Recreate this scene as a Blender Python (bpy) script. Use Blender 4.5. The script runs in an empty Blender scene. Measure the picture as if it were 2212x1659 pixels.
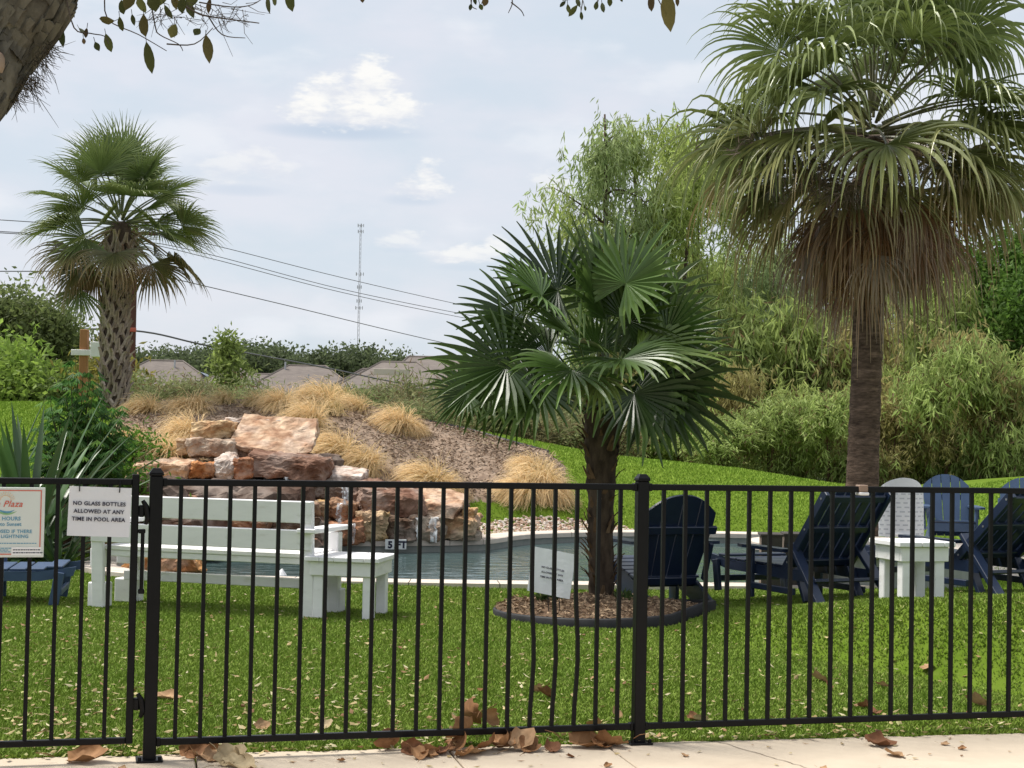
import bpy, bmesh, math, random
import numpy as np
from mathutils import Vector, Matrix, noise as mnoise

SC = bpy.context.scene
COL = SC.collection
R = math.radians

# ------------------------------------------------------------------ camera
CAM_Z = 1.41
FPX, CX, CY = 3400.0, 1106.0, 829.5          # focal length and centre, in pixels of a 2212 x 1659 picture
PITCH, ROLL = math.atan(105.5 / 3400.0), 0.0193
CAM = Vector((0, 0, CAM_Z))
FWD = Vector((0, math.cos(PITCH), math.sin(PITCH)))
_r0, _u0 = Vector((1, 0, 0)), Vector((0, -math.sin(PITCH), math.cos(PITCH)))
RIGHT = _r0 * math.cos(ROLL) + _u0 * math.sin(ROLL)
UP = _u0 * math.cos(ROLL) - _r0 * math.sin(ROLL)
cam_data = bpy.data.cameras.new('camera')
cam_data.sensor_width = 36.0
cam_data.lens = 36.0 * FPX / 2212.0
cam_data.clip_start = 0.05
cam_data.clip_end = 4000
cam = bpy.data.objects.new('camera', cam_data)
COL.objects.link(cam)
cam.matrix_world = Matrix(((RIGHT.x, UP.x, -FWD.x, CAM.x), (RIGHT.y, UP.y, -FWD.y, CAM.y),
                           (RIGHT.z, UP.z, -FWD.z, CAM.z), (0, 0, 0, 1)))
SC.camera = cam

# ------------------------------------------------------------------ world, sun, exposure
SUN_EL, SUN_AZ = R(62), R(-72)               # azimuth from +Y towards +X
world = bpy.data.worlds.new('World')
SC.world = world
world.cycles.sampling_method = 'MANUAL'
world.cycles.sample_map_resolution = 256
world.use_nodes = True

def ray(px, py):
    return FWD + RIGHT * ((px - CX) / FPX) + UP * (-(py - CY) / FPX)
def at(px, py, Y):
    r = ray(px, py); return CAM + r * (Y / r.y)
def atz(px, py, z):
    r = ray(px, py); return CAM + r * ((z - CAM_Z) / r.z)

def build_world():
    nt = world.node_tree
    nt.nodes.clear()
    N = nt.nodes.new; L = nt.links.new
    out = N('ShaderNodeOutputWorld'); bg = N('ShaderNodeBackground')
    L(bg.outputs[0], out.inputs[0])
    sky = N('ShaderNodeTexSky'); sky.sky_type = 'NISHITA'; sky.sun_disc = False
    sky.sun_elevation = SUN_EL; sky.sun_rotation = SUN_AZ
    sky.air_density = 1.0; sky.dust_density = 2.0; sky.ozone_density = 1.5
    tc = N('ShaderNodeTexCoord')
    def math_(op, a, b=None, c=None, clamp=False):
        n = N('ShaderNodeMath'); n.operation = op; n.use_clamp = clamp
        for i, v in enumerate((a, b, c)):
            if v is None: continue
            if isinstance(v, (int, float)): n.inputs[i].default_value = v
            else: L(v, n.inputs[i])
        return n.outputs[0]
    def mix(f, a, b, blend='MIX'):
        n = N('ShaderNodeMix'); n.data_type = 'RGBA'; n.blend_type = blend
        for s, v in ((0, f), (6, a), (7, b)):
            if isinstance(v, (int, float)): n.inputs[s].default_value = v
            elif isinstance(v, tuple): n.inputs[s].default_value = (*v, 1)
            else: L(v, n.inputs[s])
        return n.outputs[2]
    def noise(vec, scale, detail, rough=0.55):
        n = N('ShaderNodeTexNoise'); L(vec, n.inputs['Vector'])
        n.inputs['Scale'].default_value = scale; n.inputs['Detail'].default_value = detail
        n.inputs['Roughness'].default_value = rough
        return n.outputs['Fac']
    def smooth(v, lo, hi):
        n = N('ShaderNodeMapRange'); n.interpolation_type = 'SMOOTHSTEP'
        L(v, n.inputs[0]); n.inputs[1].default_value = lo; n.inputs[2].default_value = hi
        return n.outputs[0]
    mp = N('ShaderNodeMapping'); mp.inputs['Scale'].default_value = (1, 1, 2.6)
    L(tc.outputs['Generated'], mp.inputs['Vector'])
    v = mp.outputs[0]
    base = N('ShaderNodeVectorMath'); base.operation = 'SCALE'; base.inputs['Scale'].default_value = 0.10
    L(sky.outputs[0], base.inputs[0])
    # thin high overcast over the whole sky
    veil = mix(smooth(noise(v, 6.0, 5), 0.36, 0.64), (0.535, 0.595, 0.66), (0.625, 0.637, 0.69))
    c = mix(0.88, base.outputs[0], veil)
    # low soft cumulus, everywhere in the sky where the noise is high
    n2 = noise(v, 9.0, 5, 0.5)
    c = mix(math_('MULTIPLY', smooth(n2, 0.52, 0.68), 0.55), c, (0.68, 0.695, 0.73))
    n3 = noise(v, 40.0, 4, 0.62)
    n4 = noise(v, 12.0, 3, 0.5)
    sep = N('ShaderNodeSeparateXYZ'); L(tc.outputs['Generated'], sep.inputs[0])
    az = math_('ARCTAN2', sep.outputs[0], sep.outputs[1]); el = math_('ARCSINE', sep.outputs[2])
    # each cumulus: heaped puffs on a flat grey-blue base, edges torn by noise
    clouds = [(((795, 190, 62, 58), (725, 205, 58, 52), (862, 236, 58, 36), (670, 240, 56, 34), (780, 250, 120, 34)), 1.0, (745, 285, 165, 20, .8)),
              (((925, 380, 36, 36), (880, 396, 44, 28), (905, 412, 66, 24)), .85, (890, 432, 70, 14, .45)),
              (((1070, 532, 30, 26), (1025, 548, 60, 20), (975, 556, 56, 14)), .75, (1000, 578, 70, 8, .2)),
              (((560, 340, 44, 30), (490, 372, 56, 34), (610, 372, 60, 22)), .42, (520, 410, 100, 14, .4)),
              (((880, 515, 40, 22), (850, 525, 40, 14)), .5, (870, 540, 50, 8, .2)), (((1190, 415, 46, 40),), .5, None)]
    warp = math_('SUBTRACT', n3, 0.5); warp2 = math_('SUBTRACT', noise(v, 110.0, 2, 0.6), 0.5)
    for puffs, amt, base_ in clouds:
        field = None; ll = None
        for (px, py, hw, hh) in puffs:
            d = ray(px, py).normalized(); a0, e0 = math.atan2(d.x, d.y), math.asin(d.z)
            u = math_('DIVIDE', math_('SUBTRACT', az, a0), hw / FPX); w = math_('DIVIDE', math_('SUBTRACT', el, e0), hh / FPX)
            wl = math_('MULTIPLY', math_('MINIMUM', w, 0.0), 1.25); wu = math_('MAXIMUM', w, 0.0)
            dist = math_('SQRT', math_('ADD', math_('MULTIPLY', u, u), math_('ADD', math_('MULTIPLY', wl, wl), math_('MULTIPLY', wu, wu))))
            f = math_('SUBTRACT', 1.0, dist); lt = math_('MULTIPLY', math_('ADD', w, math_('MULTIPLY', u, .25)), math_('MAXIMUM', math_('ADD', f, .35), 0.0))
            field = f if field is None else math_('MAXIMUM', field, f)
            ll = lt if ll is None else math_('MAXIMUM', ll, lt)
        if base_:
            px, py, hw, hh, sh_ = base_; d = ray(px, py).normalized(); a0, e0 = math.atan2(d.x, d.y), math.asin(d.z)
            u = math_('DIVIDE', math_('SUBTRACT', az, a0), hw / FPX); w = math_('DIVIDE', math_('SUBTRACT', el, e0), hh / FPX)
            q = math_('ADD', math_('SUBTRACT', 1.0, math_('ADD', math_('MULTIPLY', u, u), math_('MULTIPLY', w, w))), math_('MULTIPLY', math_('SUBTRACT', n4, .5), 1.6))
            c = mix(math_('MULTIPLY', smooth(q, -0.4, 1.2), sh_), c, (0.41, 0.49, 0.595))
        fv = math_('ADD', field, math_('ADD', math_('MULTIPLY', warp, 2.4), math_('MULTIPLY', warp2, .7)))
        m = math_('MULTIPLY', smooth(fv, -0.25, 0.55), amt)
        lit = smooth(math_('ADD', ll, math_('ADD', math_('MULTIPLY', warp, 1.6), math_('MULTIPLY', warp2, .6))), -0.25, 0.55)
        c = mix(m, c, mix(lit, (0.575, 0.60, 0.655), (0.745, 0.74, 0.725)))
    L(c, bg.inputs['Color'])
    bg.inputs['Strength'].default_value = 1.0
build_world()

sun_data = bpy.data.lights.new('sun', 'SUN')
sun_data.energy = 4.2
sun_data.angle = R(20)
sun_data.color = (1.0, 0.955, 0.88)
sun = bpy.data.objects.new('sun', sun_data)
COL.objects.link(sun)
sun_dir = Vector((math.sin(SUN_AZ) * math.cos(SUN_EL), math.cos(SUN_AZ) * math.cos(SUN_EL), math.sin(SUN_EL)))
sun.rotation_euler = (-sun_dir).to_track_quat('-Z', 'Y').to_euler()
sun.location = sun_dir * 40
SC.view_settings.view_transform = 'Standard'
SC.view_settings.look = 'None'
SC.view_settings.exposure = 0.40
SC.view_settings.gamma = 1.0
SC.view_settings.use_curve_mapping = False
SC.cycles.max_bounces = 4
SC.cycles.diffuse_bounces = 3
SC.cycles.transparent_max_bounces = 8

# ------------------------------------------------------------------ helpers
def lin(r, g, b):
    f = lambda c: (c / 255 / 12.92) if c / 255 <= 0.04045 else ((c / 255 + 0.055) / 1.055) ** 2.4
    return (f(r), f(g), f(b))

class MB:
    """collects vertices, triangles and quads, and an optional colour for each vertex"""
    def __init__(s):
        s.v = []; s.c = []; s.f3 = []; s.f4 = []; s.n = 0; s.col = None
    def add(s, V, F, C=None):
        V = np.asarray(V, float).reshape(-1, 3)
        s.v.append(V)
        if C is None: C = np.tile(np.array(s.col if s.col is not None else (1, 1, 1)), (len(V), 1))
        C = np.asarray(C, float)
        if C.ndim == 1: C = np.tile(C, (len(V), 1))
        s.c.append(C)
        if len(F):
            F = np.asarray(F, int)
            (s.f3 if F.shape[1] == 3 else s.f4).append(F + s.n)
        s.n += len(V)
        return s
    def addf(s, F, base):
        F = np.asarray(F, int); (s.f3 if F.shape[1] == 3 else s.f4).append(F + base)
    def mesh(s, name, smooth=False):
        me = bpy.data.meshes.new(name)
        V = np.concatenate(s.v)
        f3 = np.concatenate(s.f3) if s.f3 else np.zeros((0, 3), int)
        f4 = np.concatenate(s.f4) if s.f4 else np.zeros((0, 4), int)
        me.vertices.add(len(V)); me.vertices.foreach_set('co', V.astype(np.float32).ravel())
        nl = f3.size + f4.size
        me.loops.add(nl)
        me.loops.foreach_set('vertex_index', np.concatenate([f3.ravel(), f4.ravel()]).astype(np.int32))
        npol = len(f3) + len(f4)
        me.polygons.add(npol)
        tot = np.concatenate([np.full(len(f3), 3), np.full(len(f4), 4)]).astype(np.int32)
        st = np.concatenate([[0], np.cumsum(tot)[:-1]]).astype(np.int32)
        me.polygons.foreach_set('loop_start', st)
        me.polygons.foreach_set('use_smooth', np.full(npol, bool(smooth)))
        ca = me.color_attributes.new('Col', 'FLOAT_COLOR', 'POINT')
        C = np.concatenate(s.c); C = np.concatenate([C, np.ones((len(C), 1))], 1)
        ca.data.foreach_set('color', C.astype(np.float32).ravel())
        me.update(calc_edges=True); me.validate()
        return me

def obj(name, me, mat=None, parent=None, loc=None, rot=None, smooth=False, scale=None):
    if isinstance(me, MB): me = me.mesh(name, smooth)
    o = bpy.data.objects.new(name, me); COL.objects.link(o)
    if mat and not me.materials: me.materials.append(mat)
    if parent: o.parent = parent
    if loc is not None: o.location = loc
    if rot is not None: o.rotation_euler = rot
    if scale is not None: o.scale = scale
    return o
def tag(o, label, cat, group=None):
    o['label'] = label; o['category'] = cat
    if group: o['group'] = group
    return o
def thing(name, label, cat, loc=(0, 0, 0), rz=0.0, group=None):
    o = bpy.data.objects.new(name, None); COL.objects.link(o)
    o.location = loc; o.rotation_euler = (0, 0, rz); o.empty_display_size = 0.2
    return tag(o, label, cat, group)
def struct(o): o['kind'] = 'structure'; return o
def stuff(o): o['kind'] = 'stuff'; return o
def copy_tree(src, loc, rz, label=None, scale=None):
    r = src.copy(); COL.objects.link(r); r.location = loc; r.rotation_euler = (src.rotation_euler[0], src.rotation_euler[1], rz)
    if scale is not None: r.scale = (scale,) * 3 if isinstance(scale, (int, float)) else scale
    if label: r['label'] = label
    for ch in list(src.children):
        c = ch.copy(); COL.objects.link(c); c.parent = r
        for g in list(ch.children):
            d = g.copy(); COL.objects.link(d); d.parent = c
    return r

def nrm(a): 
    a = np.asarray(a, float); return a / (np.linalg.norm(a, axis=-1, keepdims=True) + 1e-12)

def cbox(mb, c, s, ch=0.004, M=None, col=None):
    """box with chamfered edges: centre c, full size s, optional 3x3 M"""
    hx, hy, hz = [x / 2 for x in s]
    ch = min(ch, hx * .6, hy * .6, hz * .6)
    V = []; idx = {}
    for sx in (-1, 1):
        for sy in (-1, 1):
            for sz in (-1, 1):
                for ax in range(3):
                    p = [sx * (hx - ch), sy * (hy - ch), sz * (hz - ch)]
                    p[ax] = (sx * hx, sy * hy, sz * hz)[ax]
                    idx[(sx, sy, sz, ax)] = len(V); V.append(p)
    q = []; t = []
    for ax in range(3):
        a, b = [(1, 2), (2, 0), (0, 1)][ax]
        for sg in (-1, 1):
            ring = []
            for (u, w) in ((-1, -1), (1, -1), (1, 1), (-1, 1)):
                k = [0, 0, 0]; k[ax] = sg; k[a] = u; k[b] = w; ring.append(idx[(*k, ax)])
            q.append(ring if sg > 0 else ring[::-1])
        for u in (-1, 1):
            for w in (-1, 1):
                k0 = [0, 0, 0]; k1 = [0, 0, 0]
                k0[ax] = -1; k1[ax] = 1; k0[a] = k1[a] = u; k0[b] = k1[b] = w
                r = [idx[(*k0, a)], idx[(*k1, a)], idx[(*k1, b)], idx[(*k0, b)]]
                q.append(r if u * w > 0 else r[::-1])
    for sx in (-1, 1):
        for sy in (-1, 1):
            for sz in (-1, 1):
                r = [idx[(sx, sy, sz, a)] for a in range(3)]
                t.append(r if sx * sy * sz > 0 else r[::-1])
    V = np.array(V)
    if M is not None: V = V @ np.asarray(M).T
    V = V + np.asarray(c)
    b = mb.n
    mb.add(V, q, col); mb.addf(t, b)
    return mb
def beam(mb, p0, p1, w, t, up=(0, 0, 1), ch=0.004, col=None):
    """chamfered bar from p0 to p1; w across, t along 'up'"""
    p0 = np.asarray(p0, float); p1 = np.asarray(p1, float)
    d = p1 - p0; Ln = np.linalg.norm(d); d = d / Ln
    x = np.cross(d, up); x = x / np.linalg.norm(x); z = np.cross(x, d)
    M = np.stack([x, d, z], 1)
    return cbox(mb, (p0 + p1) / 2, (w, Ln, t), ch, M, col)
def tube(mb, pts, rad, n=8, col=None, cap=True, jitter=None):
    pts = np.asarray(pts, float); K = len(pts)
    rad = np.broadcast_to(np.asarray(rad, float), (K,)) if np.ndim(rad) <= 1 else rad
    T = np.gradient(pts, axis=0); T = nrm(T)
    ref = np.array([0, 0, 1.0]) if abs(T[0][2]) < 0.9 else np.array([1.0, 0, 0])
    V = []; u = np.cross(T[0], ref); u /= np.linalg.norm(u)
    ang = np.arange(n) * 2 * np.pi / n
    for k in range(K):
        u = u - T[k] * np.dot(u, T[k]); u /= np.linalg.norm(u); w = np.cross(T[k], u)
        r = rad[k] * (1 if jitter is None else jitter[k])
        V.append(pts[k] + (np.cos(ang) * r)[:, None] * u + (np.sin(ang) * r)[:, None] * w)
    V = np.concatenate(V)
    i = np.arange(n); F = []
    for k in range(K - 1):
        a = k * n + i; b2 = k * n + (i + 1) % n
        F.append(np.stack([a, b2, b2 + n, a + n], 1))
    F = np.concatenate(F)
    C = None
    if col is not None:
        col = np.asarray(col, float); C = np.repeat(col, n, 0) if col.ndim == 2 else col
    b = mb.n
    mb.add(V, F, C)
    if cap:
        cc = None if C is None else (C if C.ndim == 1 else C[[0, -1]])
        b2 = mb.n
        mb.add([pts[0], pts[-1]], [], cc)
        mb.addf(np.stack([np.full(n, b2), b + (i + 1) % n, b + i], 1), 0)
        mb.addf(np.stack([np.full(n, b2 + 1), b + (K - 1) * n + i, b + (K - 1) * n + (i + 1) % n], 1), 0)
    return mb
def catmull(P, n, closed=False):
    P = np.asarray(P, float); out = []
    m = len(P)
    rng_ = range(m) if closed else range(m - 1)
    for i in rng_:
        if closed: p0, p1, p2, p3 = P[i - 1], P[i], P[(i + 1) % m], P[(i + 2) % m]
        else: p0, p1, p2, p3 = P[max(i - 1, 0)], P[i], P[i + 1], P[min(i + 2, m - 1)]
        for k in range(n):
            t = k / n
            out.append(0.5 * (2 * p1 + (p2 - p0) * t + (2 * p0 - 5 * p1 + 4 * p2 - p3) * t * t + (3 * p1 - p0 - 3 * p2 + p3) * t ** 3))
    if not closed: out.append(P[-1])
    return np.array(out)
def leaves(mb, P, D, Ln, W, C, rng, up=None):
    """one rhombic leaf for each point P, along D"""
    n = len(P); D = nrm(D)
    S = np.cross(D, rng.normal(size=(n, 3)) if up is None else up); S = nrm(S)
    Nn = np.cross(D, S)
    Ln = np.broadcast_to(Ln, (n,))[:, None]; W = np.broadcast_to(W, (n,))[:, None]
    mid = P + D * Ln * 0.45 + Nn * Ln * 0.06
    V = np.stack([P, mid + S * W * .5, P + D * Ln, mid - S * W * .5], 1).reshape(-1, 3)
    F = np.arange(n * 4).reshape(n, 4)
    mb.add(V, F, np.repeat(np.broadcast_to(C, (n, 3)), 4, 0))
def inpoly(x, y, poly):
    x = np.asarray(x); y = np.asarray(y); c = np.zeros(x.shape, bool)
    n = len(poly); j = n - 1
    for i in range(n):
        xi, yi = poly[i]; xj, yj = poly[j]
        cond = ((yi > y) != (yj > y)) & (x < (xj - xi) * (y - yi) / (yj - yi + 1e-12) + xi)
        c ^= cond; j = i
    return c
def sstep(t): t = np.clip(t, 0, 1); return t * t * (3 - 2 * t)

# ------------------------------------------------------------------ materials
def pmat(name, c1, c2=None, scale=6.0, rough=0.6, bump=0.0, bscale=40.0, attr=False, metal=0.0, spec=0.4, detail=6,
         stretch=None, transl=0.0, c3=None, c3s=2.0, c3r=(0.55, 0.7), rvar=0.0, bdist=0.0):
    m = bpy.data.materials.new(name); m.use_nodes = True
    nt = m.node_tree; N = nt.nodes.new; L = nt.links.new
    b = nt.nodes['Principled BSDF']
    b.inputs['Roughness'].default_value = rough; b.inputs['Metallic'].default_value = metal
    b.inputs['Specular IOR Level'].default_value = spec
    tc = N('ShaderNodeTexCoord'); vec = tc.outputs['Object']
    if stretch:
        mp = N('ShaderNodeMapping'); mp.inputs['Scale'].default_value = stretch; L(vec, mp.inputs['Vector']); vec = mp.outputs[0]
    def nz(s, d=detail, r=0.6):
        n = N('ShaderNodeTexNoise'); L(vec, n.inputs['Vector']); n.inputs['Scale'].default_value = s
        n.inputs['Detail'].default_value = d; n.inputs['Roughness'].default_value = r; return n.outputs['Fac']
    def ramp(v, lo, hi):
        n = N('ShaderNodeMapRange'); L(v, n.inputs[0]); n.inputs[1].default_value = lo; n.inputs[2].default_value = hi; return n.outputs[0]
    def mixc(f, a, bb, blend='MIX'):
        n = N('ShaderNodeMix'); n.data_type = 'RGBA'; n.blend_type = blend
        for s_, v in ((0, f), (6, a), (7, bb)):
            if isinstance(v, (int, float)): n.inputs[s_].default_value = v
            elif isinstance(v, tuple): n.inputs[s_].default_value = (*v, 1)
            else: L(v, n.inputs[s_])
        return n.outputs[2]
    nf = nz(scale)
    colr = mixc(ramp(nf, 0.33, 0.67), c1, c2 if c2 else c1)
    if c3: colr = mixc(ramp(nz(c3s, 5), *c3r), colr, c3)
    if attr:
        a = N('ShaderNodeAttribute'); a.attribute_name = 'Col'
        colr = mixc(1.0, colr, a.outputs['Color'], 'MULTIPLY')
    L(colr, b.inputs['Base Color'])
    if rvar:
        mr = N('ShaderNodeMapRange'); L(nz(scale * 1.7), mr.inputs[0]); mr.inputs[1].default_value = .3; mr.inputs[2].default_value = .7
        mr.inputs[3].default_value = max(0.02, rough - rvar); mr.inputs[4].default_value = min(1, rough + rvar); L(mr.outputs[0], b.inputs['Roughness'])
    if bump:
        bn = N('ShaderNodeBump'); bn.inputs['Strength'].default_value = bump; bn.inputs['Distance'].default_value = 0.30 / bscale
        L(nz(bscale), bn.inputs['Height']); L(bn.outputs[0], b.inputs['Normal'])
    if transl:
        tr = N('ShaderNodeBsdfTranslucent'); L(colr, tr.inputs['Color'])
        ms = N('ShaderNodeMixShader'); ms.inputs[0].default_value = transl
        out = nt.nodes['Material Output']
        L(b.outputs[0], ms.inputs[1]); L(tr.outputs[0], ms.inputs[2]); L(ms.outputs[0], out.inputs['Surface'])
    return m

MT = {}
MT['turf'] = pmat('turf', (0.082, 0.138, 0.012), (0.115, 0.172, 0.020), 2.6, 0.95, 0.7, 160, spec=0.04, detail=9, c3=(0.115, 0.165, 0.025), c3s=23.0, c3r=(0.45, 0.8))
MT['blade'] = pmat('turf_blade', (1, 1, 1), (0.82, 0.9, 0.8), 1.5, 0.6, attr=True, spec=0.1, transl=0.08)
MT['concrete'] = pmat('concrete', (0.54, 0.455, 0.35), (0.46, 0.385, 0.295), 3.0, 0.85, 0.25, 120, spec=0.25, detail=9, c3=(0.40, 0.325, 0.245), c3s=2.2, c3r=(0.56, 0.80))
MT['coping'] = pmat('coping', (0.66, 0.58, 0.50), (0.54, 0.46, 0.39), 4.0, 0.8, 0.3, 60, spec=0.25)
MT['mulch'] = pmat('mulch', (0.33, 0.245, 0.18), (0.21, 0.15, 0.11), 9.0, 0.95, 1.0, 60, spec=0.1, c3=(0.40, 0.31, 0.235), c3s=5.0, bdist=0.06)
MT['chip'] = pmat('mulch_chip', (1, 1, 1), (0.75, 0.75, 0.75), 9.0, 0.9, attr=True, spec=0.15)
MT['soil'] = pmat('soil', (0.19, 0.125, 0.08), (0.10, 0.065, 0.042), 11.0, 0.95, 1.0, 70, spec=0.1, c3=(0.30, 0.22, 0.15), c3s=7.0, bdist=0.04)
MT['iron'] = pmat('black_powder_coat', (0.0022, 0.0022, 0.0026), (0.004, 0.004, 0.005), 20, 0.38, 0.12, 300, spec=0.2)
MT['white'] = pmat('white_paint', (0.82, 0.81, 0.81), (0.74, 0.73, 0.73), 3.0, 0.5, 0.25, 90, spec=0.35, c3=(0.60, 0.58, 0.54), c3s=6.0, c3r=(0.60, 0.8), stretch=(1, 1, 3))
MT['navy'] = pmat('navy_plastic', (0.011, 0.021, 0.050), (0.008, 0.016, 0.040), 8, 0.34, 0.15, 120, spec=0.6)
MT['blue'] = pmat('blue_plastic', (0.040, 0.074, 0.145), (0.032, 0.060, 0.12), 8, 0.5, 0.1, 120, spec=0.4)
MT['screw'] = pmat('steel_screw', (0.55, 0.55, 0.55), None, 8, 0.35, metal=0.9)
MT['paper'] = pmat('sign_paper', (0.72, 0.73, 0.76), (0.66, 0.67, 0.71), 2.0, 0.5, 0.15, 7, spec=0.4, bdist=0.05)
MT['ink'] = pmat('sign_ink', (0.015, 0.015, 0.04), None, 4, 0.6)
MT['board'] = pmat('sign_board', (0.66, 0.70, 0.66), (0.60, 0.65, 0.62), 3, 0.4, spec=0.45)
MT['ink_blue'] = pmat('ink_blue', (0.11, 0.30, 0.44), None, 4, 0.5)
MT['ink_red'] = pmat('ink_red', (0.60, 0.13, 0.085), None, 4, 0.5)
MT['ink_green'] = pmat('ink_green', (0.25, 0.45, 0.22), None, 4, 0.5)
MT['ink_orange'] = pmat('ink_orange', (0.78, 0.50, 0.25), None, 4, 0.5)
MT['sticker'] = pmat('sticker', (0.80, 0.80, 0.80), None, 4, 0.5)
MT['rock'] = pmat('rock', (1.15, 1.12, 1.08), (0.60, 0.54, 0.50), 8.0, 0.88, 1.0, 14, attr=True, spec=0.2, detail=10, c3=(1.3, 1.28, 1.25), c3s=5.5, c3r=(0.56, 0.72))
MT['palm'] = pmat('palm_leaf', (1, 1, 1), (0.78, 0.82, 0.72), 3.0, 0.34, attr=True, spec=0.5, transl=0.18)
MT['leaf'] = pmat('tree_leaf', (1, 1, 1), (0.75, 0.8, 0.7), 0.8, 0.55, attr=True, spec=0.2, transl=0.5)
MT['grassy'] = pmat('feather_grass_strand', (1, 1, 1), (0.86, 0.83, 0.78), 2.2, 0.65, attr=True, spec=0.2, transl=0.4)
MT['bark'] = pmat('bark', (0.12, 0.095, 0.075), (0.055, 0.042, 0.034), 9, 0.95, 1.0, 30, spec=0.1, stretch=(1, 1, 0.4))
MT['barkattr'] = pmat('bark_tinted', (1, 1, 1), (0.5, 0.5, 0.5), 11, 0.95, 0.9, 35, attr=True, spec=0.1, detail=8)
MT['fanbark'] = pmat('fan_palm_bark', (1.2, 1.15, 1.1), (0.5, 0.48, 0.46), 10, 0.95, 1.0, 16, attr=True, spec=0.1, detail=9, stretch=(1.2, 1.2, 5.0), c3=(1.7, 1.6, 1.5), c3s=6.0, c3r=(0.60, 0.72))
MT['fiber'] = pmat('palm_fibre', (0.088, 0.064, 0.045), (0.028, 0.020, 0.015), 16, 0.95, 1.0, 45, spec=0.1, stretch=(1, 1, 0.35))
MT['dry'] = pmat('dry_leaf', (1, 1, 1), (0.6, 0.55, 0.5), 14, 0.7, 0.4, 60, attr=True, spec=0.2, transl=0.1)
MT['rubber'] = pmat('black_edging', (0.010, 0.010, 0.011), (0.022, 0.022, 0.024), 6, 0.6, 0.2, 60, spec=0.3)
MT['roof'] = pmat('roof_shingle', (0.215, 0.185, 0.165), (0.165, 0.142, 0.13), 1.2, 0.9, 0.5, 6, spec=0.15, stretch=(1, 1, 5))
MT['siding'] = pmat('house_siding', (0.52, 0.46, 0.40), (0.46, 0.41, 0.36), 1, 0.8)
MT['solar'] = pmat('solar_panel', (0.025, 0.045, 0.10), (0.035, 0.06, 0.12), 1, 0.2, spec=0.6)
MT['metal'] = pmat('galvanised', (0.42, 0.43, 0.45), (0.33, 0.34, 0.36), 2, 0.5, metal=0.3)
MT['tower'] = pmat('tower_steel', (0.42, 0.42, 0.47), (0.36, 0.36, 0.40), 0.1, 0.6)
MT['wire'] = pmat('cable', (0.10, 0.10, 0.11), None, 1, 0.6)
MT['polewood'] = pmat('pole_wood', (0.115, 0.047, 0.034), (0.075, 0.032, 0.024), 3, 0.9, 0.6, 20, stretch=(1, 1, .15))
MT['stake'] = pmat('wood_stake', (0.42, 0.20, 0.09), (0.33, 0.15, 0.065), 4, 0.85, 0.4, 30, stretch=(1, 1, .2))
MT['planter'] = pmat('dark_tile', (0.036, 0.030, 0.026), (0.056, 0.047, 0.040), 9, 0.75, 0.5, 50)
MT['grout'] = pmat('mortar', (0.22, 0.17, 0.13), (0.09, 0.065, 0.05), 5, 0.95, 0.9, 20)
MT['gravelm'] = pmat('gravel', (1, 1, 1), (0.8, 0.78, 0.76), 12, 0.85, attr=True)
MT['shell'] = pmat('pool_plaster', (0.30, 0.31, 0.28), (0.22, 0.24, 0.22), 5, 0.6)
MT['wicker'] = pmat('white_resin', (0.82, 0.82, 0.82), (0.76, 0.76, 0.78), 10, 0.45)
MT['slot'] = pmat('grey_resin_slot', (0.58, 0.59, 0.62), (0.48, 0.49, 0.52), 10, 0.6)
MT['tile'] = pmat('depth_tile', (0.72, 0.72, 0.70), None, 4, 0.3, spec=0.5)
MT['clip'] = pmat('tan_clip', (0.30, 0.21, 0.155), (0.24, 0.165, 0.12), 12, 0.6)

def water_material():
    m = bpy.data.materials.new('pool_water'); m.use_nodes = True
    nt = m.node_tree; N = nt.nodes.new; L = nt.links.new
    b = nt.nodes['Principled BSDF']
    b.inputs['Base Color'].default_value = (0.06, 0.10, 0.10, 1)
    b.inputs['Roughness'].default_value = 0.04; b.inputs['IOR'].default_value = 1.33
    tc = N('ShaderNodeTexCoord'); mp = N('ShaderNodeMapping'); mp.inputs['Scale'].default_value = (1.0, 1.6, 1)
    L(tc.outputs['Object'], mp.inputs['Vector'])
    n1 = N('ShaderNodeTexNoise'); n1.inputs['Scale'].default_value = 3.4; n1.inputs['Detail'].default_value = 3; L(mp.outputs[0], n1.inputs['Vector'])
    n2 = N('ShaderNodeTexNoise'); n2.inputs['Scale'].default_value = 0.35; n2.inputs['Detail'].default_value = 2; L(mp.outputs[0], n2.inputs['Vector'])
    mr = N('ShaderNodeMapRange'); L(n2.outputs['Fac'], mr.inputs[0]); mr.inputs[1].default_value = 0.35; mr.inputs[2].default_value = 0.65; mr.inputs[3].default_value = 0.35; mr.inputs[4].default_value = 1.0
    bp = N('ShaderNodeBump'); bp.inputs['Distance'].default_value = 0.05
    L(mr.outputs[0], bp.inputs['Strength']); L(n1.outputs['Fac'], bp.inputs['Height']); L(bp.outputs[0], b.inputs['Normal'])
    return m
MT['water'] = water_material()
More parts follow.
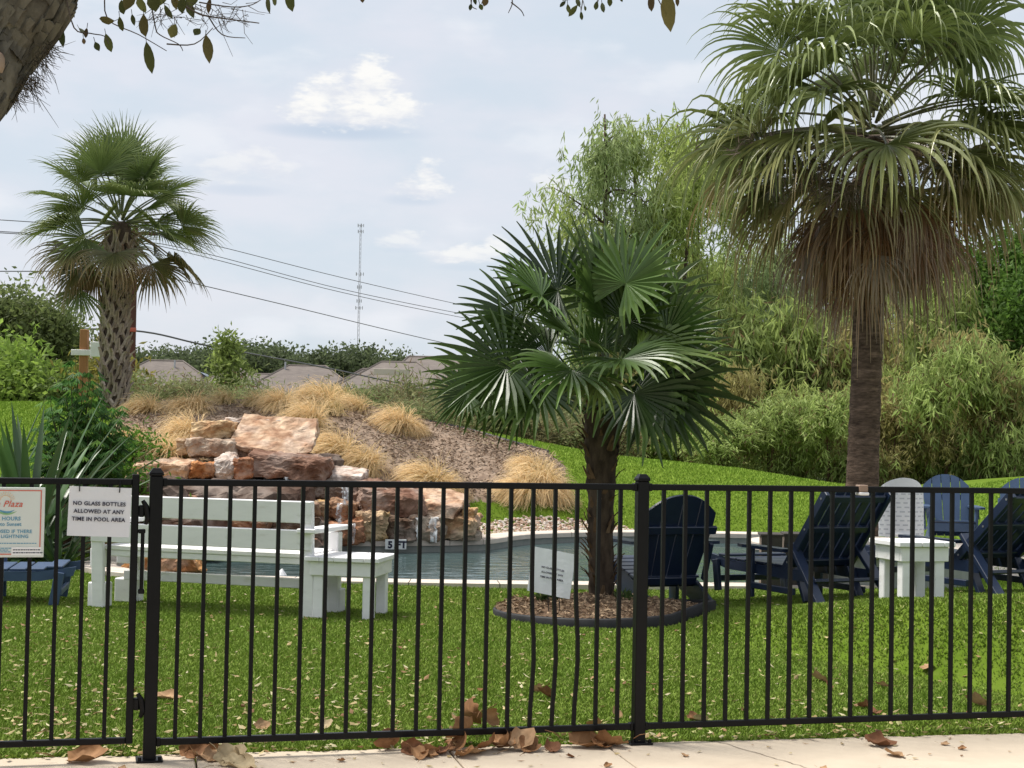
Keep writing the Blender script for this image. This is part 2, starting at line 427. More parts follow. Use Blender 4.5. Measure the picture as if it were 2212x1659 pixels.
def fall_material():
    m = bpy.data.materials.new('falling_water'); m.use_nodes = True
    nt = m.node_tree; b = nt.nodes['Principled BSDF']
    b.inputs['Base Color'].default_value = (0.75, 0.78, 0.80, 1); b.inputs['Roughness'].default_value = 0.2
    tr = nt.nodes.new('ShaderNodeBsdfTransparent'); ms = nt.nodes.new('ShaderNodeMixShader')
    n = nt.nodes.new('ShaderNodeTexNoise'); tc = nt.nodes.new('ShaderNodeTexCoord'); mp = nt.nodes.new('ShaderNodeMapping')
    mp.inputs['Scale'].default_value = (14, 14, 1.5); n.inputs['Scale'].default_value = 2
    nt.links.new(tc.outputs['Object'], mp.inputs[0]); nt.links.new(mp.outputs[0], n.inputs['Vector'])
    mr = nt.nodes.new('ShaderNodeMapRange'); mr.inputs[1].default_value = 0.4; mr.inputs[2].default_value = 0.7; mr.inputs[3].default_value = 0.1; mr.inputs[4].default_value = 0.8
    nt.links.new(n.outputs['Fac'], mr.inputs[0]); nt.links.new(mr.outputs[0], ms.inputs[0])
    nt.links.new(tr.outputs[0], ms.inputs[1]); nt.links.new(b.outputs[0], ms.inputs[2])
    nt.links.new(ms.outputs[0], nt.nodes['Material Output'].inputs['Surface'])
    return m
MT['fall'] = fall_material()

# ------------------------------------------------------------------ terrain
YC = 27.0
_cp = [(-900, 880), (-300, 875), (0, 872), (200, 872), (480, 866), (700, 862), (800, 880), (900, 905), (1000, 925), (1150, 955), (1300, 985), (1450, 998), (1600, 1013),
       (1800, 1048), (1950, 1060), (2060, 1055), (2212, 1035), (2500, 1015), (2900, 1010)]
_cx = np.array([at(x, y, YC).x for x, y in _cp]); _cz = np.array([at(x, y, YC).z for x, y in _cp])
def hgt(X, Y):
    X = np.asarray(X, float); Y = np.asarray(Y, float)
    # raised lawn in front of the loungers
    P = np.interp(X, [0.7, 1.2, 1.68, 2.55, 3.1, 4, 8], [0, 0.03, .14, .38, .48, .54, .54])
    Yb = np.interp(X, [1.2, 1.68, 2.48, 2.86, 3.5, 5], [11.0, 10.5, 9.44, 8.85, 8.5, 8.4])
    z = P * sstep((Y - Yb + .12) / .95) * (1 - 0.50 * sstep((Y - Yb - .95) / 1.1)) * (1 - sstep((Y - 11.6) / 3.2))
    # berm behind the pool
    C = np.interp(X, _cx, _cz)
    Yf = np.interp(X, [-14, -4.5, -3, -1.5, 0, 2, 6, 14], [16.5, 18.2, 19.8, 21.2, 21.9, 23.0, 23.2, 22.0])
    t = np.clip((Y - Yf) / (YC - Yf), 0, 1)
    z = z + C * (1 - (1 - t) ** 1.7) * sstep(t * 4 + 0.3)
    back = sstep((Y - YC) / 9.0)
    z = np.where(Y > YC, C * (1 - back) + 0.35 * back, z)
    z = z + 0.012 * np.sin(X * 1.3 + 0.7 * Y) * sstep((Y - 7.6) / 1.5)
    return z
def hz(x, y): return float(hgt(x, y))
def hit(px, py, y0=6.5, y1=60.0):
    r = ray(px, py)
    for Y in np.arange(y0, y1, 0.04):
        p = CAM + r * (Y / r.y)
        if p.z <= hz(p.x, Y): return Vector((p.x, Y, hz(p.x, Y)))
    p = CAM + r * (y1 / r.y); return p

POOL = catmull([(-2.95, 14.75), (-0.9, 14.62), (0.6, 14.72), (1.9, 14.85), (3.4, 15.2), (4.1, 16.6), (4.3, 18.6), (4.6, 20.6), (4.9, 22.0), (3.7, 22.55),
                (1.6, 22.45), (0.3, 21.6), (-0.35, 20.3), (-1.3, 19.75), (-3.0, 19.1), (-3.9, 17.6), (-3.9, 15.6)], 8, True)
def offset_poly(P, d):
    n = len(P); T = np.roll(P, -1, 0) - np.roll(P, 1, 0); T = T / np.linalg.norm(T, axis=1, keepdims=True)
    return P + np.stack([T[:, 1], -T[:, 0]], 1) * d      # outward for counter-clockwise
POOL_OUT = offset_poly(POOL, 0.12)

FD = np.array([0.9645, 0.264]); FD = FD / np.linalg.norm(FD)     # along the fence
FN = np.array([FD[1], -FD[0]])                                    # towards the camera
P1 = np.array([atz(322, 1643, 0).x, atz(322, 1643, 0).y])         # foot of the gate post
FANG = math.atan2(FD[1], FD[0])
def fen(s, n=0.0): return P1 + FD * s + FN * n
def edge_n(x, y):           # distance in front of the edge of the walk (positive on the concrete)
    s = (x - P1[0]) * FD[0] + (y - P1[1]) * FD[1]; n = (x - P1[0]) * FN[0] + (y - P1[1]) * FN[1]
    return n - (-0.125 + 0.048 * s)

def build_terrain():
    xs = np.arange(-13, 15.01, 0.13); ys = np.arange(5.0, 37.01, 0.13)
    X, Y = np.meshgrid(xs, ys)
    Z = hgt(X, Y)
    Z = np.where(inpoly(X, Y, POOL_OUT), -1.5, Z)
    # the concrete walk runs in front of the fence, the turf stops below it
    en = edge_n(X, Y); Z = np.where(en > -0.03, np.minimum(Z, -0.035), Z); Z = np.where(en > 0.14, -0.12, Z)
    V = np.stack([X, Y, Z], -1).reshape(-1, 3)
    nx = len(xs); ny = len(ys)
    i = np.arange(nx - 1)[None] + (np.arange(ny - 1) * nx)[:, None]
    F = np.stack([i, i + 1, i + nx + 1, i + nx], -1).reshape(-1, 4)
    mb = MB(); mb.add(V, F)
    struct(obj('lawn', mb, MT['turf'], smooth=True))
    # far ground out to the horizon
    mb = MB()
    def strip(x0, x1, y0, y1, z0, z1): mb.add([(x0, y0, z0), (x1, y0, z0), (x1, y1, z1), (x0, y1, z1)], [(0, 1, 2, 3)])
    strip(-900, 900, 36.5, 2500, 0.30, 0.30)
    strip(-900, -12.9, -60, 36.5, -0.16, -0.16); strip(14.9, 900, -60, 36.5, -0.16, -0.16)
    strip(-12.9, 14.9, -60, 5.1, -0.16, -0.16)
    struct(obj('ground', mb, pmat('far_ground', (0.10, 0.13, 0.035), (0.16, 0.16, 0.06), 0.3, 0.95)))
build_terrain()

def build_walk():
    root = struct(bpy.data.objects.new('concrete_walk', None)); COL.objects.link(root)
    WDIR = nrm(FD + FN * 0.048); WN = np.array([WDIR[1], -WDIR[0]]); WO = P1 + FN * -0.125
    joints = [-4.4, -3.25, -2.1, -0.95, 0.2, 1.3, 2.03, 3.28, 4.4, 5.6]
    for a, b in zip(joints[:-1], joints[1:]):
        mb = MB()
        c = WO + WDIR * (a + b) / 2 + WN * 1.0; M = np.array([[WDIR[0], -WN[0], 0], [WDIR[1], -WN[1], 0], [0, 0, 1]])
        cbox(mb, (c[0], c[1], -0.085), (b - a - 0.008, 2.0, 0.17), 0.006, M)
        obj('slab', mb, MT['concrete'], root)
    mb = MB(); c = WO + WDIR * 0.6 + WN * 3.49; M = np.array([[WDIR[0], -WN[0], 0], [WDIR[1], -WN[1], 0], [0, 0, 1]])
    cbox(mb, (c[0], c[1], -0.09), (10, 2.95, 0.17), 0.006, M)
    obj('slab', mb, MT['concrete'], root)
    # a hairline crack, as a shallow dark groove on the slab
    mb = MB(); rng = np.random.default_rng(4)
    a = atz(1522, 1594, 0); b = atz(1760, 1664, 0)
    pts = [np.array([a.x + (b.x - a.x) * t, a.y + (b.y - a.y) * t]) + rng.normal(size=2) * 0.006 for t in np.linspace(0, 1, 24)]
    d = nrm(np.array([b.x - a.x, b.y - a.y])); nn = np.array([d[1], -d[0]])
    V = []
    for p in pts: w = 0.0016 + rng.random() * 0.0016; V += [(*(p + nn * w), 0.0022), (*(p - nn * w), 0.0022)]
    mb.add(V, [(2 * k, 2 * k + 1, 2 * k + 3, 2 * k + 2) for k in range(len(pts) - 1)])
    obj('crack', mb, pmat('crack_dirt', (0.20, 0.15, 0.11)), root)
build_walk()

def build_pool():
    root = struct(bpy.data.objects.new('swimming_pool', None)); COL.objects.link(root)
    n = len(POOL)
    # water surface
    mb = MB(); c = np.array([0.8, 18.2])
    rings = [1.0, 0.6, 0.25]; V = []; F = []
    for r in rings: V += [(*(c + (p - c) * r), -0.11) for p in POOL]
    V.append((*c, -0.11))
    for k in range(2):
        for i in range(n): F.append((k * n + i, k * n + (i + 1) % n, (k + 1) * n + (i + 1) % n, (k + 1) * n + i))
    mb.add(V, F); mb.addf([(2 * n + i, 2 * n + (i + 1) % n, 3 * n) for i in range(n)], 0)
    w = struct(obj('water', mb, MT['water'], root))
    # shell
    mb = MB(); V = [(*p, 0.0) for p in POOL] + [(*p, -1.4) for p in POOL]
    mb.add(V, [(i, i + n, (i + 1) % n + n, (i + 1) % n) for i in range(n)])
    struct(obj('pool_wall', mb, MT['shell'], root))
    # coping stones
    outer = offset_poly(POOL, 0.34); inner = offset_poly(POOL, -0.03)
    k = 0; st = 4
    while k < n:
        e = min(k + st, n); mb = MB(); ids = [j % n for j in range(k, e + 1)]
        m = len(ids); V = []
        for q, j in enumerate(ids):
            sh = 0.004 if q == 0 else (-0.004 if q == m - 1 else 0)
            t = nrm(POOL[(j + 1) % n] - POOL[j - 1])
            for (pp, z) in ((inner[j], -0.03), (inner[j], 0.028), (inner[j] * .94 + outer[j] * .06, 0.04), (outer[j], 0.04), (outer[j], -0.05)):
                V.append((*(pp + t * sh), z))
        F = []
        for q in range(m - 1):
            for r in range(4): F.append((q * 5 + r, q * 5 + r + 1, q * 5 + 5 + r + 1, q * 5 + 5 + r))
        mb.add(V, F)
        struct(obj('coping_stone', mb, MT['coping'], root))
        k = e
    # depth tiles: 5 FT on the wall below the rocks
    p = at(856, 1176, 19.0)
    for i, (px, s) in enumerate(((843, '5'), (867, 'FT'))):
        p = at(px, 1176, 19.55)
        mb = MB(); cbox(mb, (0, 0, 0), (0.125, 0.02, 0.125), 0.003)
        o = obj('depth_tile', mb, MT['tile'], root, loc=(p.x, p.y, p.z))
        text(s, 0.115, MT['ink'], o, (0, -0.012, -0.042), bold=0.006)
    # skimmer opening in the far wall
    a = at(1232, 1170, 22.1); mb = MB(); cbox(mb, (0, 0, 0), (0.26, 0.05, 0.2), 0.005)
    struct(obj('skimmer_mouth', mb, MT['rubber'], root, loc=(a.x, 22.2, -0.1)))

def text(s, size, mat, parent, loc, rx=R(90), bold=0.0, shear=0.0, align='CENTER', name='lettering', ry=0.0):
    cu = bpy.data.curves.new('t', 'FONT'); cu.body = s; cu.size = size; cu.align_x = align; cu.offset = bold; cu.shear = shear
    cu.extrude = 0.0004; cu.resolution_u = 3; cu.space_character = 1.06
    o = bpy.data.objects.new('t', cu); COL.objects.link(o)
    bpy.context.view_layer.update()
    me = bpy.data.meshes.new_from_object(o)
    bpy.data.objects.remove(o)
    me.materials.clear(); me.materials.append(mat)
    me.name = name
    r = bpy.data.objects.new(name, me); COL.objects.link(r); r.parent = parent; r.location = loc; r.rotation_euler = (rx, 0, 0)
    return r
build_pool()

# ------------------------------------------------------------------ turf blades, litter
RING_C = np.array([at(1302, 1330, 12.25).x, 12.25]); RING_R = 0.86
def build_turf_blades():
    rng = np.random.default_rng(1)
    n = 600000
    Y = 6.3 + (15.0 - 6.3) * rng.random(n) ** 1.25
    X = (rng.random(n) * 2 - 1) * (Y * 0.345 + 0.2)
    sn = edge_n(X, Y) + .022 * np.sin(X * 9) * np.sin(X * 23 + 1)
    ok = (sn < 0.012) & ~inpoly(X, Y, offset_poly(POOL, 0.36)) & (np.hypot(X - RING_C[0], Y - RING_C[1]) > RING_R + 0.02)
    X = X[ok]; Y = Y[ok]; n = len(X)
    Z = hgt(X, Y)
    a = rng.random(n) * 2 * np.pi; w = 0.0028 + 0.0018 * rng.random(n) + 0.0003 * Y
    h = 0.014 + 0.011 * rng.random(n)
    lx = rng.normal(size=n) * 0.012; ly = rng.normal(size=n) * 0.012
    P0 = np.stack([X - np.cos(a) * w, Y - np.sin(a) * w, Z], 1); P1_ = np.stack([X + np.cos(a) * w, Y + np.sin(a) * w, Z], 1)
    P2 = np.stack([X + lx, Y + ly, Z + h], 1)
    V = np.stack([P0, P1_, P2], 1).reshape(-1, 3)
    t = rng.random(n)[:, None]
    C = np.array([0.170, 0.248, 0.032]) * (1 - t) + np.array([0.225, 0.305, 0.055]) * t
    C = np.where((rng.random(n) < 0.05)[:, None], np.array([0.34, 0.34, 0.12]), C)
    C = np.repeat(C, 3, 0)
    mb = MB(); mb.add(V, np.arange(3 * n).reshape(n, 3), C)
    # sparser tufts on the far lawn and the berm
    n = 230000; Y = 14.8 + 12.6 * rng.random(n); X = -9.6 + 19.4 * rng.random(n)
    ok = (np.abs(X) < Y * .345 + .3) & ~inpoly(X, Y, offset_poly(POOL, 0.40)); X = X[ok]; Y = Y[ok]; n = len(X); Z = hgt(X, Y)
    a = rng.random(n) * 6.28; w = .008 + .006 * rng.random(n); h = .022 + .022 * rng.random(n)
    V = np.stack([np.stack([X - np.cos(a) * w, Y - np.sin(a) * w, Z], 1), np.stack([X + np.cos(a) * w, Y + np.sin(a) * w, Z], 1), np.stack([X + rng.normal(size=n) * .012, Y + rng.normal(size=n) * .012, Z + h], 1)], 1).reshape(-1, 3)
    t = rng.random(n)[:, None]; C = np.array([0.20, 0.32, 0.032]) * (1 - t) + np.array([0.31, 0.42, 0.07]) * t
    mb.add(V, np.arange(3 * n).reshape(n, 3), np.repeat(C, 3, 0))
    stuff(obj('turf_grass', mb, MT['blade']))
    bpy.data.objects['turf_grass']['label'] = 'short green turf blades covering the lawn'; bpy.data.objects['turf_grass']['category'] = 'grass'
build_turf_blades()

def build_litter():
    rng = np.random.default_rng(7)
    mb = MB(); n = 9600
    Y = 6.4 + 7.4 * rng.random(n) ** 1.7
    X = (rng.random(n) * 2 - 1) * (Y * 0.34 + 0.2)
    keep = rng.random(n) < np.interp(X, [-3, 0, 1.0, 2, 4], [1, 0.8, 0.5, 0.35, 0.25]) * np.interp(Y, [6.4, 8.5, 11, 13.8], [1, 0.8, 0.45, 0.25])
    keep &= rng.random(n) < np.array([0.30 + 1.1 * max(0.0, 0.5 + 1.1 * mnoise.noise(Vector((x * 1.1, y * 1.1, 3.3)))) for x, y in zip(X, Y)])
    # a thicker drift along the foot of the fence
    m = 700
    s = rng.random(m) * 6.2 - 1.6; q = np.clip(rng.normal(size=m) * 0.09 + 0.03, -0.35, 0.12)
    X2 = P1[0] + FD[0] * s + FN[0] * q; Y2 = P1[1] + FD[1] * s + FN[1] * q
    kp2 = rng.random(m) < np.interp(s, [-1.6, 0, 2, 4.5], [1, 1, 0.75, 0.4])
    X = np.concatenate([X[keep], X2[kp2]]); Y = np.concatenate([Y[keep], Y2[kp2]])
    sn = edge_n(X, Y)
    ok = (sn < 0.05) & (np.hypot(X - RING_C[0], Y - RING_C[1]) > RING_R + 0.05)
    X = X[ok]; Y = Y[ok]; n = len(X)
    Z = hgt(X, Y) + 0.013 + 0.012 * rng.random(n)
    a = rng.random(n) * 2 * np.pi
    D = np.stack([np.cos(a), np.sin(a), rng.normal(size=n) * 0.28], 1)
    pal = np.array([(0.52, 0.43, 0.22), (0.44, 0.34, 0.17), (0.60, 0.54, 0.34), (0.36, 0.22, 0.11), (0.27, 0.15, 0.08), (0.47, 0.47, 0.20)])
    C = pal[rng.choice(6, n, p=[.28, .2, .24, .1, .05, .13])] * (0.75 + 0.4 * rng.random((n, 1)))
    up = np.stack([rng.normal(size=n) * .35, rng.normal(size=n) * .35, np.ones(n)], 1)
    leaves(mb, np.stack([X, Y, Z], 1), D, 0.020 + 0.036 * rng.random(n), 0.012 + 0.016 * rng.random(n), C, rng, up)
    o = stuff(obj('leaf_litter', mb, MT['dry']))
    o['label'] = 'small pale fallen leaflets scattered over the turf'; o['category'] = 'leaf litter'
    # crumbs on the concrete
    mb = MB(); n = 90
    s = rng.random(n) * 6 - 2; q = 0.14 + rng.random(n) ** 2 * 0.7
    X = P1[0] + FD[0] * s + FN[0] * q; Y = P1[1] + FD[1] * s + FN[1] * q
    a = rng.random(n) * 6.28
    leaves(mb, np.stack([X, Y, np.full(n, 0.006)], 1), np.stack([np.cos(a), np.sin(a), 0.1 * rng.random(n)], 1), 0.012 + 0.03 * rng.random(n), 0.008 + 0.012 * rng.random(n),
           pal[rng.choice([0, 1, 3, 4], n)], rng, np.tile((0., 0., 1.), (n, 1)) + rng.normal(size=(n, 3)) * .2)
    o = stuff(obj('leaf_crumbs', mb, MT['dry'])); o['label'] = 'broken leaf crumbs strewn on the concrete walk'; o['category'] = 'leaf litter'
build_litter()

# large curled dry leaves
def dry_leaf_mesh(seed, L=0.16, curl=3.0, lobed=True):
    rng = np.random.default_rng(seed)
    nr, na = 4, 18
    V = []; C = []
    base = np.array([(0.33, 0.17, 0.08), (0.42, 0.23, 0.11), (0.26, 0.12, 0.06), (0.50, 0.32, 0.18), (0.58, 0.47, 0.29)][seed % 5])
    for r in range(nr + 1):
        for k in range(na):
            th = 2 * np.pi * k / na
            rad = (0.36 + 0.14 * math.cos(th)) * (1 + (0.17 * math.cos(5 * th + 0.4) if lobed else 0) + 0.05 * rng.normal() * (r == nr))
            x = math.cos(th) * rad * L * r / nr * 1.15; y = math.sin(th) * rad * L * r / nr * 0.95
            # curl round the midrib, then along it
            ang = y * curl / L; rr = L / curl
            yy = math.sin(ang) * rr; zz = (1 - math.cos(ang)) * rr
            a2 = x * curl * 0.45 / L; r2 = L / (curl * 0.45)
            xx = math.sin(a2) * (r2 - zz * .3); zz = zz + (1 - math.cos(a2)) * r2 * 0.8 + rng.normal() * 0.0025
            V.append((xx, yy, zz)); C.append(base * (0.8 + 0.3 * rng.random()))
    F = [(r * na + k, r * na + (k + 1) % na, (r + 1) * na + (k + 1) % na, (r + 1) * na + k) for r in range(nr) for k in range(na)]
    mb = MB(); mb.add(V, F, np.array(C))
    tube(mb, [(-0.46 * L, 0, 0.012), (-0.62 * L, 0.004, 0.022), (-0.8 * L, 0.012, 0.02)], [0.0022, 0.0018, 0.0014], 4, base * .7)
    me = mb.mesh('dry_leaf', True); me.materials.append(MT['dry'])
    zmin = min(v.co.z for v in me.vertices)
    return me, zmin
DRY = [dry_leaf_mesh(s, 0.165, c) for s, c in ((0, 2.4), (1, 3.4), (2, 3.0), (3, 2.0), (4, 2.6), (5, 3.8), (6, 2.8), (7, 1.6), (8, 3.2))]
def dry_leaf(px, py, k, sc=1.0, rz=0.0, rx=0.0, ry=0.0, lab=None, grp=None, dz=0.0):
    p = atz(px, py + 7, 0.02)
    g = 0.002 if edge_n(p.x, p.y) > 0.0 else hz(p.x, p.y) + 0.012
    if p.y > 8.6:
        p = hit(px, py); g = p.z + 0.012
    me, zm = DRY[k % len(DRY)]
    o = bpy.data.objects.new('dry_leaf', me); COL.objects.link(o)
    o.rotation_euler = (rx, ry, rz); o.scale = (sc,) * 3
    M = o.rotation_euler.to_matrix()
    low = min((M @ v.co).z for v in me.vertices) * sc
    o.location = (p.x, p.y, g - low + dz)
    return tag(o, lab, 'leaf', grp) if lab else o
def build_dry_leaves():
    rng = random.Random(5)
    G1 = 'dry leaves heaped against the fence rail'; L1 = 'large curled brown leaf in the heap against the middle of the fence'
    for (x, y, s, rx, dz) in ((960, 1608, 1.0, .3, 0), (985, 1600, 1.1, .8, .0), (1010, 1596, 1.3, 1.1, .03), (1022, 1580, 1.2, 1.35, .05), (1030, 1612, 1.0, .2, 0), (1055, 1606, 1.1, .6, .01),
                          (1075, 1600, 1.2, .4, .01), (1095, 1602, 1.0, .9, .0), (1120, 1604, 1.1, .5, 0), (1140, 1607, 1.0, .3, 0), (1000, 1618, .9, .2, 0), (935, 1612, .9, .4, 0), (1050, 1578, 1.0, 1.4, .04),
                          (915, 1616, .8, .1, 0), (880, 1612, .8, 1.2, 0), (905, 1622, .9, .1, 0), (850, 1604, .95, 1.3, 0)):
        dry_leaf(x, y, rng.randrange(4), s * .92, rng.random() * 6.28, rx, rng.uniform(-.4, .4), L1, G1, dz)
    G2 = 'dry leaves heaped by the gate post'; L2 = 'curled tan leaf in the small heap beside the gate post'
    for (x, y, s, rx, k) in ((405, 1618, 1.0, .9, 0), (430, 1622, 1.1, .5, 3), (455, 1626, 1.0, .4, 3), (485, 1634, 1.2, .5, 4), (505, 1640, 1.2, .25, 4), (525, 1634, 1.0, .7, 4), (470, 1616, .9, .8, 1)):
        dry_leaf(x, y, k, s * .9, rng.random() * 6.28, rx, rng.uniform(-.4, .4), L2, G2)
    G3 = 'dry leaves beside the middle fence post'; L3 = 'rounded brown leaf curled against the foot of the middle fence post'
    for (x, y, s, k, rz) in ((1250, 1596, 1.35, 1, .4), (1290, 1600, 1.0, 0, 1.4), (1328, 1598, 1.25, 6, 2.6)):
        dry_leaf(x, y, k, s, rz, .5, .2, L3, G3)
    tag(dry_leaf(172, 1628, 1, 1.35, .2, .3, 0), 'long brown leaf lying under the bottom rail of the gate', 'leaf')
    tag(dry_leaf(1190, 1607, 2, .8, 1.2, .3, 0), 'small red brown leaf on the concrete between two leaf heaps', 'leaf')
    tag(dry_leaf(1888, 1594, 2, 1.15, .3, .2, .3), 'glossy dark brown leaf cupped on the concrete edge', 'leaf')
    tag(dry_leaf(1936, 1618, 3, .75, 2.2, .3, 0), 'pale tan leaf lying flat on the concrete walk', 'leaf')
    tag(dry_leaf(352, 1497, 3, 1.0, .1, .2, .2), 'pale pinkish leaf on the turf behind the gate post', 'leaf')
    G4 = 'dry leaves lying on the turf behind the fence'; L4 = 'single brown leaf lying on the turf behind the right fence panel'
    for (x, y, s, k) in ((1776, 1478, 1.0, 3), (2005, 1450, .9, 3), (1497, 1545, .9, 0), (1520, 1548, .8, 4), (1885, 1532, 1.0, 2), (2078, 1540, .9, 0), (2118, 1516, 1.05, 3), (1910, 1490, .7, 3), (1790, 1493, .6, 2),
                          (2170, 1540, .7, 0), (1870, 1520, .7, 2)):
        dry_leaf(x, y, k, s * .85, rng.random() * 6.28, rng.uniform(.1, .8), rng.uniform(-.3, .3), L4, G4)
    L5 = 'single brown leaf lying on the turf in front of the palm bed'
    for (x, y, s, k) in ((1188, 1498, .95, 2), (1165, 1485, .7, 3), (1005, 1512, .75, 3), (1045, 1480, .6, 0), (1290, 1560, .8, 1), (1330, 1540, .8, 3), (560, 1563, .7, 3), (700, 1562, .6, 4)):
        dry_leaf(x, y, k, s * .85, rng.random() * 6.28, rng.uniform(.1, .8), rng.uniform(-.3, .3), L5, G4)
    L6 = 'tiny dry leaf scrap lying on the concrete walk'
    for (x, y) in ((1480, 1618), (2038, 1593), (2075, 1603), (260, 1645), (550, 1648), (1235, 1620), (1310, 1640), (740, 1628), (1775, 1645)):
        dry_leaf(x, y, rng.randrange(4), .32, rng.random() * 6.28, .3, 0, L6, 'leaf scraps on the concrete walk')
build_dry_leaves()

# ------------------------------------------------------------------ fence and gate
PIT = 2.185 / 21            # picket spacing
def picket_mesh(bend=0.0):
    mb = MB(); zs = np.linspace(0.085, 1.18, 12); s = 0.0085
    V = []; F = []
    for z in zs:
        t = (z - 0.085) / 1.095
        off = bend * math.sin(min(1, t * 1.7) * math.pi) ** 2
        for (a, b) in ((-s, -s), (s, -s), (s, s), (-s, s)): V.append((a + off, b, z))
    for k in range(11):
        for j in range(4): F.append((k * 4 + j, k * 4 + (j + 1) % 4, k * 4 + 4 + (j + 1) % 4, k * 4 + 4 + j))
    mb.add(V, F); me = mb.mesh('picket'); me.materials.append(MT['iron']); return me
def build_fence():
    root = thing('pool_fence', 'black metal picket fence with square posts between walk and lawn', 'fence', (P1[0], P1[1], 0), FANG)
    straight = picket_mesh(); bent = picket_mesh(0.015)
    SP = 21 * PIT
    posts = [0.0, SP, 2 * SP + 0.06]
    mp = MB(); cbox(mp, (0, 0, 0.60), (0.054, 0.054, 1.20), 0.004); mp = mp.mesh('post'); mp.materials.append(MT['iron'])
    mc = MB(); cbox(mc, (0, 0, 1.206), (0.061, 0.061, 0.012), 0.003)
    h = 0.0300; V = [(-h, -h, 1.212), (h, -h, 1.212), (h, h, 1.212), (-h, h, 1.212), (-h * .5, -h * .5, 1.232), (h * .5, -h * .5, 1.232), (h * .5, h * .5, 1.232), (-h * .5, h * .5, 1.232)]
    mc.add(V, [(0, 1, 5, 4), (1, 2, 6, 5), (2, 3, 7, 6), (3, 0, 4, 7), (4, 5, 6, 7)]); mc = mc.mesh('post_cap'); mc.materials.append(MT['iron'])
    mf = MB(); cbox(mf, (0, 0, 0.005), (0.11, 0.11, 0.010), 0.003); tube(mf, [(0.042, -0.042, 0.01), (0.042, -0.042, 0.024)], 0.008, 8); tube(mf, [(-0.042, -0.042, 0.01), (-0.042, -0.042, 0.024)], 0.008, 8)
    mf = mf.mesh('base_plate'); mf.materials.append(MT['iron'])
    for x in posts:
        p = obj('post', mp, None, root, (x, 0, 0)); obj('post_cap', mc, None, p); obj('base_plate', mf, None, p)
    for a, b in zip(posts[:-1], posts[1:]):
        for z, hh in ((1.172, 0.028), (0.078, 0.028)):
            mb = MB(); cbox(mb, ((a + b) / 2, 0, z), (b - a - 0.054, 0.028, hh), 0.003); obj('rail', mb, MT['iron'], root)
            for e in (a + 0.036, b - 0.036):
                m2 = MB(); cbox(m2, (e, 0, z), (0.018, 0.034, 0.036), 0.003); obj('rail_bracket', m2, MT['iron'], root)
        for k in range(1, 21):
            o = obj('picket', bent if (a == 0 and k in (16, 17, 18)) else straight, None, root, (a + (b - a) * k / 21, 0, 0))
    # tan and white clip hooked over the top rail
    s = np.dot(np.array([at(1862, 1070, 7.55).x, at(1862, 1070, 7.55).y]) - P1, FD)
    mb = MB(); cbox(mb, (0, 0, 0.004), (0.046, 0.044, 0.034), 0.003); c = obj('rail_clip', mb, MT['clip'], root, (s, 0, 1.172)); c['label'] = 'tan clip with white lip hooked over the top rail'
    mb = MB(); cbox(mb, (0, -0.006, -0.021), (0.050, 0.048, 0.014), 0.003); obj('clip_lip', mb, MT['white'], c)

    # gate
    hx = -0.085
    g = thing('fence_gate', 'black metal picket gate hung on the square post', 'gate', (*fen(hx), 0), FANG)
    W = 1.06
    for x in (0.0, -W):
        mb = MB(); cbox(mb, (x, 0, 0.64), (0.030, 0.030, 1.13), 0.003); obj('stile', mb, MT['iron'], g)
    for z in (1.172, 0.088):
        mb = MB(); cbox(mb, (-W / 2, 0, z), (W - 0.030, 0.028, 0.026), 0.003); obj('rail', mb, MT['iron'], g)
    for k in range(1, 10):
        obj('picket', straight, None, g, (-W * k / 10 + (0.004 if k < 5 else 0), 0, 0.004))
    for z in (1.05, 0.24):
        mb = MB(); cbox(mb, (0.026, -0.002, z), (0.026, 0.044, 0.05), 0.006)
        tube(mb, [(0.030, -0.016, z + 0.045), (0.045, -0.018, z + 0.02), (0.052, -0.018, z - 0.03), (0.044, -0.014, z - 0.055)], [0.008, 0.012, 0.012, 0.008], 8)
        obj('hinge', mb, MT['iron'], g)
    # closer spring on the hinge side
    mb = MB(); tube(mb, [(0.034, -0.010, 0.715), (0.034, -0.010, 0.96)], 0.008, 8); cbox(mb, (0.030, -0.006, 0.965), (0.030, 0.026, 0.018), 0.003); cbox(mb, (0.034, -0.006, 0.712), (0.026, 0.026, 0.020), 0.003)
    obj('gate_closer', mb, MT['iron'], g)
    s = -0.085 - 0.0
    mb = MB(); cbox(mb, (0, 0, 0.006), (0.066, 0.046, 0.036), 0.003); c = obj('rail_clip', mb, MT['clip'], g, (-0.93 + .06, 0, 1.172)); c['label'] = 'brown clip with white lips hooked over the gate rail'
    for z in (0.029, -0.024):
        mb = MB(); cbox(mb, (0.002, -0.004, z), (0.072, 0.052, 0.010), 0.003); obj('clip_lip', mb, MT['white'], c)
build_fence()

# ------------------------------------------------------------------ signs
def wavy_sheet(w, h, t, amp, seed, nx=14, nz=10):
    rng = np.random.default_rng(seed); ph = rng.random(4) * 6.28
    f = lambda x, z: amp * (math.sin(x / w * 9 + ph[0]) * 0.5 + math.sin(x / w * 17 + ph[1]) * 0.22) * (0.4 + 0.6 * (0.5 - z / h))
    mb = MB(); V = []
    for sgn in (-1, 1):
        for k in range(nz + 1):
            for i in range(nx + 1):
                x = (i / nx - .5) * w; z = (k / nz - .5) * h
                V.append((x, f(x, z) + sgn * t / 2, z))
    n1 = (nx + 1) * (nz + 1); F = []
    for k in range(nz):
        for i in range(nx):
            a = k * (nx + 1) + i
            F.append((a, a + 1, a + nx + 2, a + nx + 1)); b = a + n1; F.append((b + nx + 1, b + nx + 2, b + 1, b))
    mb.add(V, F); return mb
LINES = ('NO GLASS BOTTLES', 'ALLOWED AT ANY', 'TIME IN POOL AREA')
